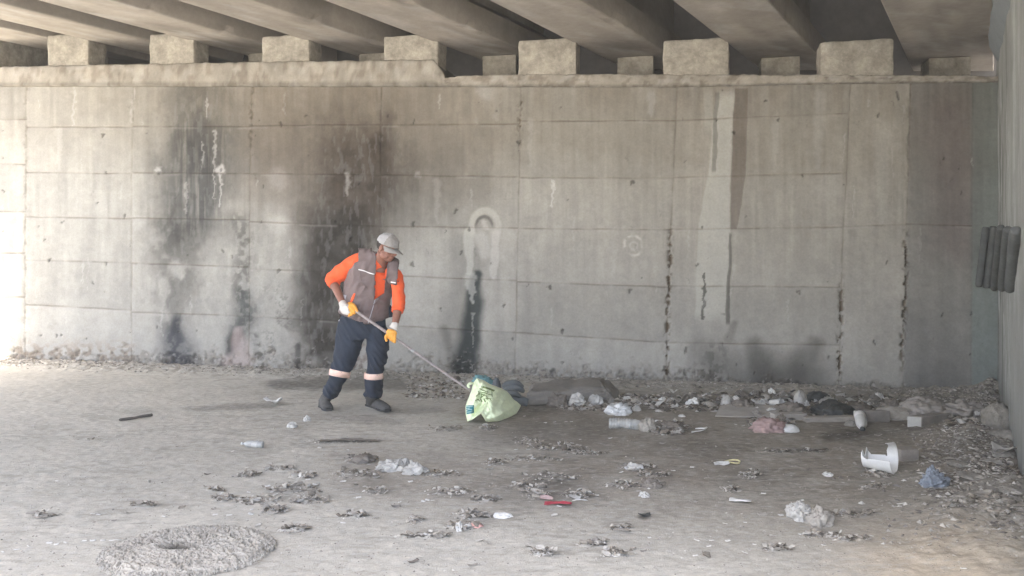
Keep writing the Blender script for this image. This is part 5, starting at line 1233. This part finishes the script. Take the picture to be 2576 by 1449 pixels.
# --- shaggy round mat ----------------------------------------------------------
mc = G(474, 1388); shag = empty('shaggy_mat', (mc.x, mc.y, 0)); setprops(shag, 'round shaggy beige mat with a dark worn hole near its middle in the left foreground', 'mat')
na, nr_ = 420, 110; th = np.linspace(0, 2*np.pi, na+1); rr = np.linspace(0, 1, nr_)
TH, RR = np.meshgrid(th, rr); Rx, Ry = .415, .355
edge_n = 1+.05*(fbm(np.cos(TH)*2+5, np.sin(TH)*2+5, 3, 300)-.5)*2
mx, my = mc.x+np.cos(TH)*RR*Rx*edge_n, mc.y+np.sin(TH)*RR*Ry*edge_n
ua, ub = mx*42, my*42; wx_ = (fbm(ua*.5, ub*.5, 3, 301)-.5)*3; tuf = 1-np.abs(2*fbm(ua+wx_, ub-wx_, 2, 302)-1); tuf2 = 1-np.abs(2*fbm(ua*2.2, ub*2.2, 2, 303)-1); big = fbm(mx*6, my*6, 3, 304)
hole = np.exp(-(((mx-mc.x+.055)/.08)**2+((my-mc.y-.0)/.05)**2)**1.4)
prof_ = ss(1.03, .80, RR+.06*(fbm(mx*22, my*22, 2, 309)-.5))
mz = prof_*(.010+.012*big+.015*ss(.35, .95, tuf)+.007*tuf2)*(1-.7*hole)+.001
mz = np.maximum(mz, .003)
cm = np.array([.40, .375, .32])*(.62+.5*ss(.4, .95, tuf))[..., None]*(.85+.3*big)[..., None]; cm = cm*(1-.85*hole)[..., None]; cm = cm*(1-.12*ss(.3, .7, fbm(mx*12, my*12, 3, 305)))[..., None]*np.array([1, .985, .97])
me = grid_mesh('pile', np.stack([mx, my, mz], -1), cm); o = link('mat_pile', me, M['mat_tuft']); adopt(shag, o)
# loose tufts standing out of the pile
vs = []; fs = []; cs_ = []; r5 = random.Random(9)
for k in range(3600):
    a = r5.uniform(0, 6.283); q = math.sqrt(r5.random()); x = mc.x+math.cos(a)*q*Rx*1.0; y = mc.y+math.sin(a)*q*Ry*1.0
    if ((x-mc.x+.055)/.06)**2+((y-mc.y-.0)/.038)**2 < 2.6: continue
    L_ = r5.uniform(.009, .020); t = r5.uniform(0, 6.283); dx, dy = math.cos(t), math.sin(t); w_ = r5.uniform(.003, .006); z0 = (.008+r5.uniform(0, .016))*(1-.8*max(0, q-.82)/.18); c_ = r5.uniform(.7, 1.15)
    b0 = len(vs)
    for (s_, h_, ww) in ((-1, -.006, .6), (-.3, .008, 1), (.4, .010, 1), (1, -.004, .5)):
        for e_ in (-1, 0, 1): vs.append((x+dx*L_*s_*.6-dy*w_*ww*e_, y+dy*L_*s_*.6+dx*w_*ww*e_, z0+h_+(.004 if e_ == 0 else 0))); cs_.append((.40*c_, .375*c_, .32*c_))
    for j in range(3):
        for e_ in range(2): fs.append((b0+j*3+e_, b0+j*3+e_+1, b0+j*3+e_+4, b0+j*3+e_+3))
me = pymesh('tufts', vs, fs, True); set_col(me, np.array(cs_)); o = link('mat_tufts', me, M['mat_tuft']); o['kind'] = 'stuff'; adopt(shag, o)

# --- dry leaves and litter, individually ---------------------------------------
r6 = random.Random(21)
def col_mesh(me, c, v=.25, seed=0):
    n = len(me.vertices); rs_ = np.random.RandomState(seed); set_col(me, np.array(c)[None]*(1+(rs_.rand(n, 1)-.5)*v)); return me
LM = []
for k in range(10):
    c = [(.27, .24, .195), (.42, .39, .335), (.17, .15, .12), (.46, .43, .375), (.34, .305, .25)][k % 5]
    me = fold_sheet('leaf', 1, 1.7, 400+k, n=7, amp=.25, curl=[.8, .4, 1.1, .2][k % 4], thick=.03, folds=3, shape='leaf'); me.materials.append(M['leaf']); LM.append(col_mesh(me, c, .3, k))
spots = []
W_ = [max(2, int(a[2]*a[3]/38)) for a in CL]
for (a, b, rx, ry), n_ in zip(CL, W_):
    for _ in range(n_):
        t = r6.uniform(0, 6.283); q = math.sqrt(r6.random()); spots.append((a+math.cos(t)*q*rx, b+math.sin(t)*q*ry, 1))
for _ in range(60): spots.append((r6.uniform(60, 2480), 1050+380*r6.random()**.8, .8))
for _ in range(45): spots.append((r6.uniform(1010, 1180), r6.uniform(955, 1010), .9))
for _ in range(25): spots.append((r6.uniform(1500, 1800), r6.uniform(1002, 1045), .9))
r6.shuffle(spots); spots = spots[:298]
LG = 'dry curled leaves scattered over the floor'
for k, (x, y, s_) in enumerate(spots):
    if y < 958 or math.hypot((x-474)/215, (y-1388)/62) < 1: y = 1180+(k % 7)*9; x = 800+(k*37) % 900
    g = ground_pt(x, y, .002); o = bpy.data.objects.new('dry_leaf', LM[k % len(LM)]); COL.objects.link(o)
    sc = r6.uniform(.014, .034)*s_; o.location = g; o.scale = (sc, sc, sc*r6.uniform(.35, .85)); o.rotation_euler = (r6.uniform(-.3, .3), r6.uniform(-.3, .3), r6.uniform(0, 6.28))
    setprops(o, 'small curled dry leaf lying loose on the dusty floor', 'leaf', LG)
# white scraps where the photograph shows them
CH = []
for (x, y) in [(1835, 635), (2015, 640), (1990, 775), (2170, 778), (2020, 822), (1850, 822), (2200, 825), (2050, 838), (1880, 888), (2020, 890), (1870, 955), (1865, 985), (2055, 948), (2150, 930), (1600, 988), (1705, 993), (1235, 955), (1215, 1005),
               (735, 990), (690, 985), (425, 738), (630, 1185), (690, 1185), (765, 1180), (835, 1180), (885, 1182), (490, 1197), (370, 1198), (420, 1212), (215, 1225), (20, 1268), (130, 1252), (2375, 492), (2180, 518), (2340, 765), (2290, 728), (2555, 742), (1785, 870)]: CH.append((x*.3386, 959.3+y*.3386))
for (x, y) in [(50, 508), (205, 617), (1100, 627), (1300, 507), (1390, 505), (1715, 460), (1590, 483), (1775, 430), (2000, 420), (1515, 305), (1585, 298), (1670, 298), (1710, 298), (1360, 255), (2430, 208), (2530, 255), (1280, 748), (515, 750),
               (130, 860), (105, 866), (435, 902), (610, 895), (680, 887), (640, 885), (1325, 590), (1350, 575), (1130, 885), (630, 1152), (2290, 1158), (1515, 1292), (2080, 675), (2160, 660), (2370, 680), (2465, 662), (2210, 815), (1780, 880), (10, 740), (15, 1050), (1620, 930)]: CH.append((858.6+x*.3386, 959.3+y*.3386))
for (x, y) in [(35, 255), (435, 320), (490, 327), (1865, 370), (800, 505), (2135, 518), (110, 635), (1455, 742), (1830, 858), (1650, 912), (2010, 912), (2365, 727), (920, 880), (355, 1052), (505, 1050), (145, 1178), (255, 1178), (375, 1185), (235, 1218),
               (135, 1290), (920, 1132), (1445, 1143), (1090, 1213), (1125, 1255), (1340, 972), (2230, 825), (640, 830), (770, 990), (575, 1207), (500, 1270), (710, 1140), (2125, 1418)]: CH.append((1703.9+x*.3386, 959.3+y*.3386))
SM = []
for k in range(6):
    me = fold_sheet('scrap', 1.4, .55+.15*(k % 3), 500+k, n=4, amp=.05, curl=.06, thick=.12, folds=2); me.materials.append(M['scrap']); SM.append(me)
for k, (x, y) in enumerate(CH):
    g = ground_pt(x, y+1, .002); o = bpy.data.objects.new('paper_scrap', SM[k % 6]); COL.objects.link(o); sc = r6.uniform(.013, .023)
    o.location = g; o.scale = (sc, sc, sc*.8); o.rotation_euler = (r6.uniform(-.25, .25), r6.uniform(-.25, .25), r6.uniform(-.5, .5)); setprops(o, 'tiny flat white paper scrap lying on the dusty floor', 'paper scrap', 'tiny white paper scraps scattered over the floor')
# small crumpled scraps strewn along the foot of the wall, and flattened scraps over the floor
TM = []
for k in range(10):
    me = crumple_me('crumpled_scrap', (2, 1.4, 1.1), 700+k, sub=3, folds=9, amp=.5, smooth=False) if k % 2 else fold_sheet('crumpled_scrap', 2, 1.4, 700+k, n=8, amp=.28, thick=.04, folds=6)
    me.materials.append(M[['paper', 'cloth_brown', 'cloth_beige', 'scrap', 'film', 'cloth_grey', 'cloth_beige', 'cloth_brown', 'paper', 'stone'][k]]); TM.append(me)
WLG = 'crumpled scraps strewn along the foot of the wall'
ST = [(1560, 1640, 995, 1015, 8), (1640, 1800, 990, 1032, 26), (1800, 2000, 990, 1032, 46), (1960, 2160, 1000, 1052, 30), (2150, 2300, 1000, 1030, 14), (2380, 2480, 1050, 1090, 12), (1400, 1560, 1010, 1030, 10), (1020, 1170, 960, 1000, 10), (1640, 1720, 1060, 1090, 6), (1880, 2000, 1040, 1066, 8)]
kk = 0
for (xa, xb, ya, yb, n_) in ST:
    for q_ in range(n_+(5 if n_ > 12 else 2)):
        g = ground_pt(r6.uniform(xa, xb), r6.uniform(ya, yb), .0)
        if g.y > 9.45-WS*g.x: continue
        o = bpy.data.objects.new('crumpled_scrap', TM[(kk*7) % 10]); COL.objects.link(o); kk += 1; sc = r6.uniform(.022, .055)*(1 if xa > 1600 else .75)*(1.6 if q_ >= n_ else 1)
        o.location = g; o.scale = (sc, sc, sc*r6.uniform(.6, 1.1)); o.rotation_euler = (r6.uniform(-.5, .5), r6.uniform(-.4, .4), r6.uniform(0, 6.28)); setprops(o, 'small dirty crumpled scrap in the rubbish strewn along the foot of the wall', 'scrap', WLG)
FM = []
for k in range(6):
    me = fold_sheet('flat_scrap', 2.2, 1.1, 800+k, n=8, amp=.09, curl=.15, thick=.03, folds=5); me.materials.append(M[['cloth_beige', 'cloth_brown', 'cloth_grey', 'board', 'cloth_beige', 'film'][k]]); FM.append(me)
for k in range(210):
    if k < 150:
        a, b, rx, ry = CL[(k*5) % len(CL)]; t = r6.uniform(0, 6.283); q = math.sqrt(r6.random()); x, y = a+math.cos(t)*q*rx*1.2, b+math.sin(t)*q*ry*1.3
    else: x, y = r6.uniform(80, 2450), 1040+390*r6.random()
    if y < 960 or math.hypot((x-474)/225, (y-1388)/66) < 1: continue
    g = ground_pt(x, y, .002); o = bpy.data.objects.new('flattened_scrap', FM[k % 6]); COL.objects.link(o); sc = r6.uniform(.010, .028)
    o.location = g; o.scale = (sc, sc, sc*1.2); o.rotation_euler = (r6.uniform(-.12, .12), r6.uniform(-.2, .2), r6.uniform(-.9, .9)); setprops(o, 'dirt coloured flattened scrap stuck to the dusty floor', 'flattened scrap', 'flattened dirty scraps over the floor')
# pebbles and crumbs that nobody could count
def crumbs(name, n, place, smin, smax, cols, seed):
    r = random.Random(seed); base_v = [(-1, 0, 0), (1, 0, 0), (0, -1, 0), (0, 1, 0), (0, 0, .9), (0, 0, -.5)]; base_f = [(0, 2, 4), (2, 1, 4), (1, 3, 4), (3, 0, 4), (2, 0, 5), (1, 2, 5), (3, 1, 5), (0, 3, 5)]
    V_ = []; Fc = []; Cc_ = []
    for k in range(n):
        x, y = place(r)
        if y > 9.539-WS*x-.01 or x > sideX(y)-.02: continue
        s_ = smin+(smax-smin)*r.random()**2.2; a = r.uniform(0, 6.28); z0 = gz(x, y); b0 = len(V_); c = cols[r.randrange(len(cols))]; j = r.uniform(.8, 1.2)
        e1, e2, e3 = s_*r.uniform(.7, 1.6), s_*r.uniform(.4, 1), s_*r.uniform(.25, .8)
        for (u, v_, w_) in base_v:
            u2, v2 = u*e1*r.uniform(.8, 1.2), v_*e2*r.uniform(.8, 1.2); V_.append((x+u2*math.cos(a)-v2*math.sin(a), y+u2*math.sin(a)+v2*math.cos(a), z0+w_*e3)); Cc_.append((c[0]*j, c[1]*j, c[2]*j))
        Fc += [tuple(b0+i for i in f) for f in base_f]
    me = pymesh(name, V_, Fc); set_col(me, np.array(Cc_)); o = link(name, me, M['litter']); return o
cols = [(.30, .28, .24), (.20, .18, .155), (.38, .36, .32), (.15, .135, .12), (.26, .235, .20)]
def pl_all(r):
    py_ = 930+520*r.random()**.75; px_ = r.uniform(-60, 2600); g = G(px_, py_); return g.x, g.y
def pl_wall(r):
    x = r.uniform(-7.5, 5.0); return x, 9.539-WS*x-abs(r.gauss(0, .22))-.02
def pl_heap(r):
    y = 4.0+4.4*r.random()**.7; return sideX(y)-abs(r.gauss(0, .34))-.03, y
def pl_clump(r):
    a, b, rx, ry = r.choice(CL); t = r.uniform(0, 6.28); q = r.random()**.6*1.15; g = G(a+math.cos(t)*q*rx, b+math.sin(t)*q*ry); return g.x, g.y
o = crumbs('gravel', 7000, pl_all, .0015, .008, cols, 1); setprops(o, 'loose grit and tiny crumbs over the whole dusty floor', 'grit', kind='stuff')
o = crumbs('wall_debris', 5200, pl_wall, .004, .026, cols, 2); setprops(o, 'crumbled mortar and dirt along the foot of the wall', 'debris', kind='stuff')
o = crumbs('dirt_heap', 9000, pl_heap, .003, .024, cols[:5], 3); setprops(o, 'loose rubble and dirt banked against the right side wall', 'rubble', kind='stuff')
o = crumbs('litter_crumbs', 6000, pl_clump, .003, .012, [(.24, .21, .17), (.44, .41, .36), (.12, .105, .09), (.52, .50, .45)], 4); setprops(o, 'crumbled dry litter lying in small drifts on the floor', 'litter', kind='stuff')

def pl_pile(r):
    k = r.choice(ST); xa, xb, ya, yb = k[:4]; g = G(r.uniform(xa, xb), r.uniform(ya, yb+4)); return g.x, g.y
o = crumbs('rubbish_crumbs', 2600, pl_pile, .008, .045, [(.13, .11, .09), (.22, .19, .15), (.34, .31, .26), (.08, .075, .065), (.46, .44, .40), (.18, .15, .12)], 5); setprops(o, 'small broken bits mixed through the rubbish along the foot of the wall', 'rubbish', kind='stuff')
def strands(name, n, place, lmin, lmax, cols, seed):
    r = random.Random(seed); V_ = []; Fc = []; Cc_ = []
    for k in range(n):
        x, y = place(r)
        if y > 9.5-WS*x or x > sideX(y)-.02: continue
        L_ = r.uniform(lmin, lmax); w_ = L_*r.uniform(.10, .32); a = r.gauss(0, .7) if r.random() < .7 else r.uniform(0, 3.14); bend = r.uniform(-1.6, 1.6); z0 = gz(x, y)+.002; hh = L_*r.uniform(.05, .40); c = cols[r.randrange(len(cols))]; b0 = len(V_); ph = r.uniform(0, 3.1); px0, py0 = x, y
        for j in range(5):
            t = j/4; aa = a+bend*(t-.5); ww = w_*math.sin(math.pi*(.12+.76*t)); tw = r.uniform(-.5, .5)
            zz = z0+hh*abs(math.sin(ph+t*3.4)); nx, ny = -math.sin(aa), math.cos(aa)
            V_ += [(px0+nx*ww, py0+ny*ww, zz+tw*ww), (px0-nx*ww, py0-ny*ww, zz-tw*ww*.6+.001)]; j_ = r.uniform(.8, 1.15); Cc_ += [tuple(q*j_ for q in c)]*2
            px0 += math.cos(aa)*L_/4; py0 += math.sin(aa)*L_/4
        for j in range(4): Fc.append((b0+2*j, b0+2*j+1, b0+2*j+3, b0+2*j+2))
    me = pymesh(name, V_, Fc, True); set_col(me, np.array(Cc_)); return link(name, me, M['litter'])
SC = [(.44, .41, .355), (.30, .265, .215), (.17, .15, .12), (.50, .475, .42), (.37, .335, .28)]
o = strands('litter_strands', 1500, pl_clump, .018, .060, SC, 6); setprops(o, 'shreds of dry litter tangled in low drifts over the floor', 'litter', kind='stuff')
o = strands('rubbish_shreds', 700, pl_pile, .03, .11, SC, 7); setprops(o, 'torn shreds tangled in the rubbish along the foot of the wall', 'rubbish', kind='stuff')

# ------------------------------------------------------------------ dusty air
HZ = 0.0035
if HZ:
    e = 505.0; me = pymesh('haze', [(x, y, z) for x in (-e, e) for y in (-e, e) for z in (-1.0, 6.6)], [(0, 1, 3, 2), (4, 6, 7, 5), (0, 4, 5, 1), (2, 3, 7, 6), (0, 2, 6, 4), (1, 5, 7, 3)]); fixnormals(me)
    hm = bpy.data.materials.new('dusty_air'); hm.use_nodes = True; nt = hm.node_tree; nt.nodes.clear(); ho = nt.nodes.new('ShaderNodeOutputMaterial'); hv_ = nt.nodes.new('ShaderNodeVolumePrincipled')
    hv_.inputs['Color'].default_value = (.93, .94, .92, 1); hv_.inputs['Density'].default_value = HZ; hv_.inputs['Anisotropy'].default_value = .3; nt.links.new(hv_.outputs[0], ho.inputs['Volume'])
    o = link('haze', me, hm); o['kind'] = 'stuff'; setprops(o, 'thin pale dust hanging in the air under the bridge', 'haze')
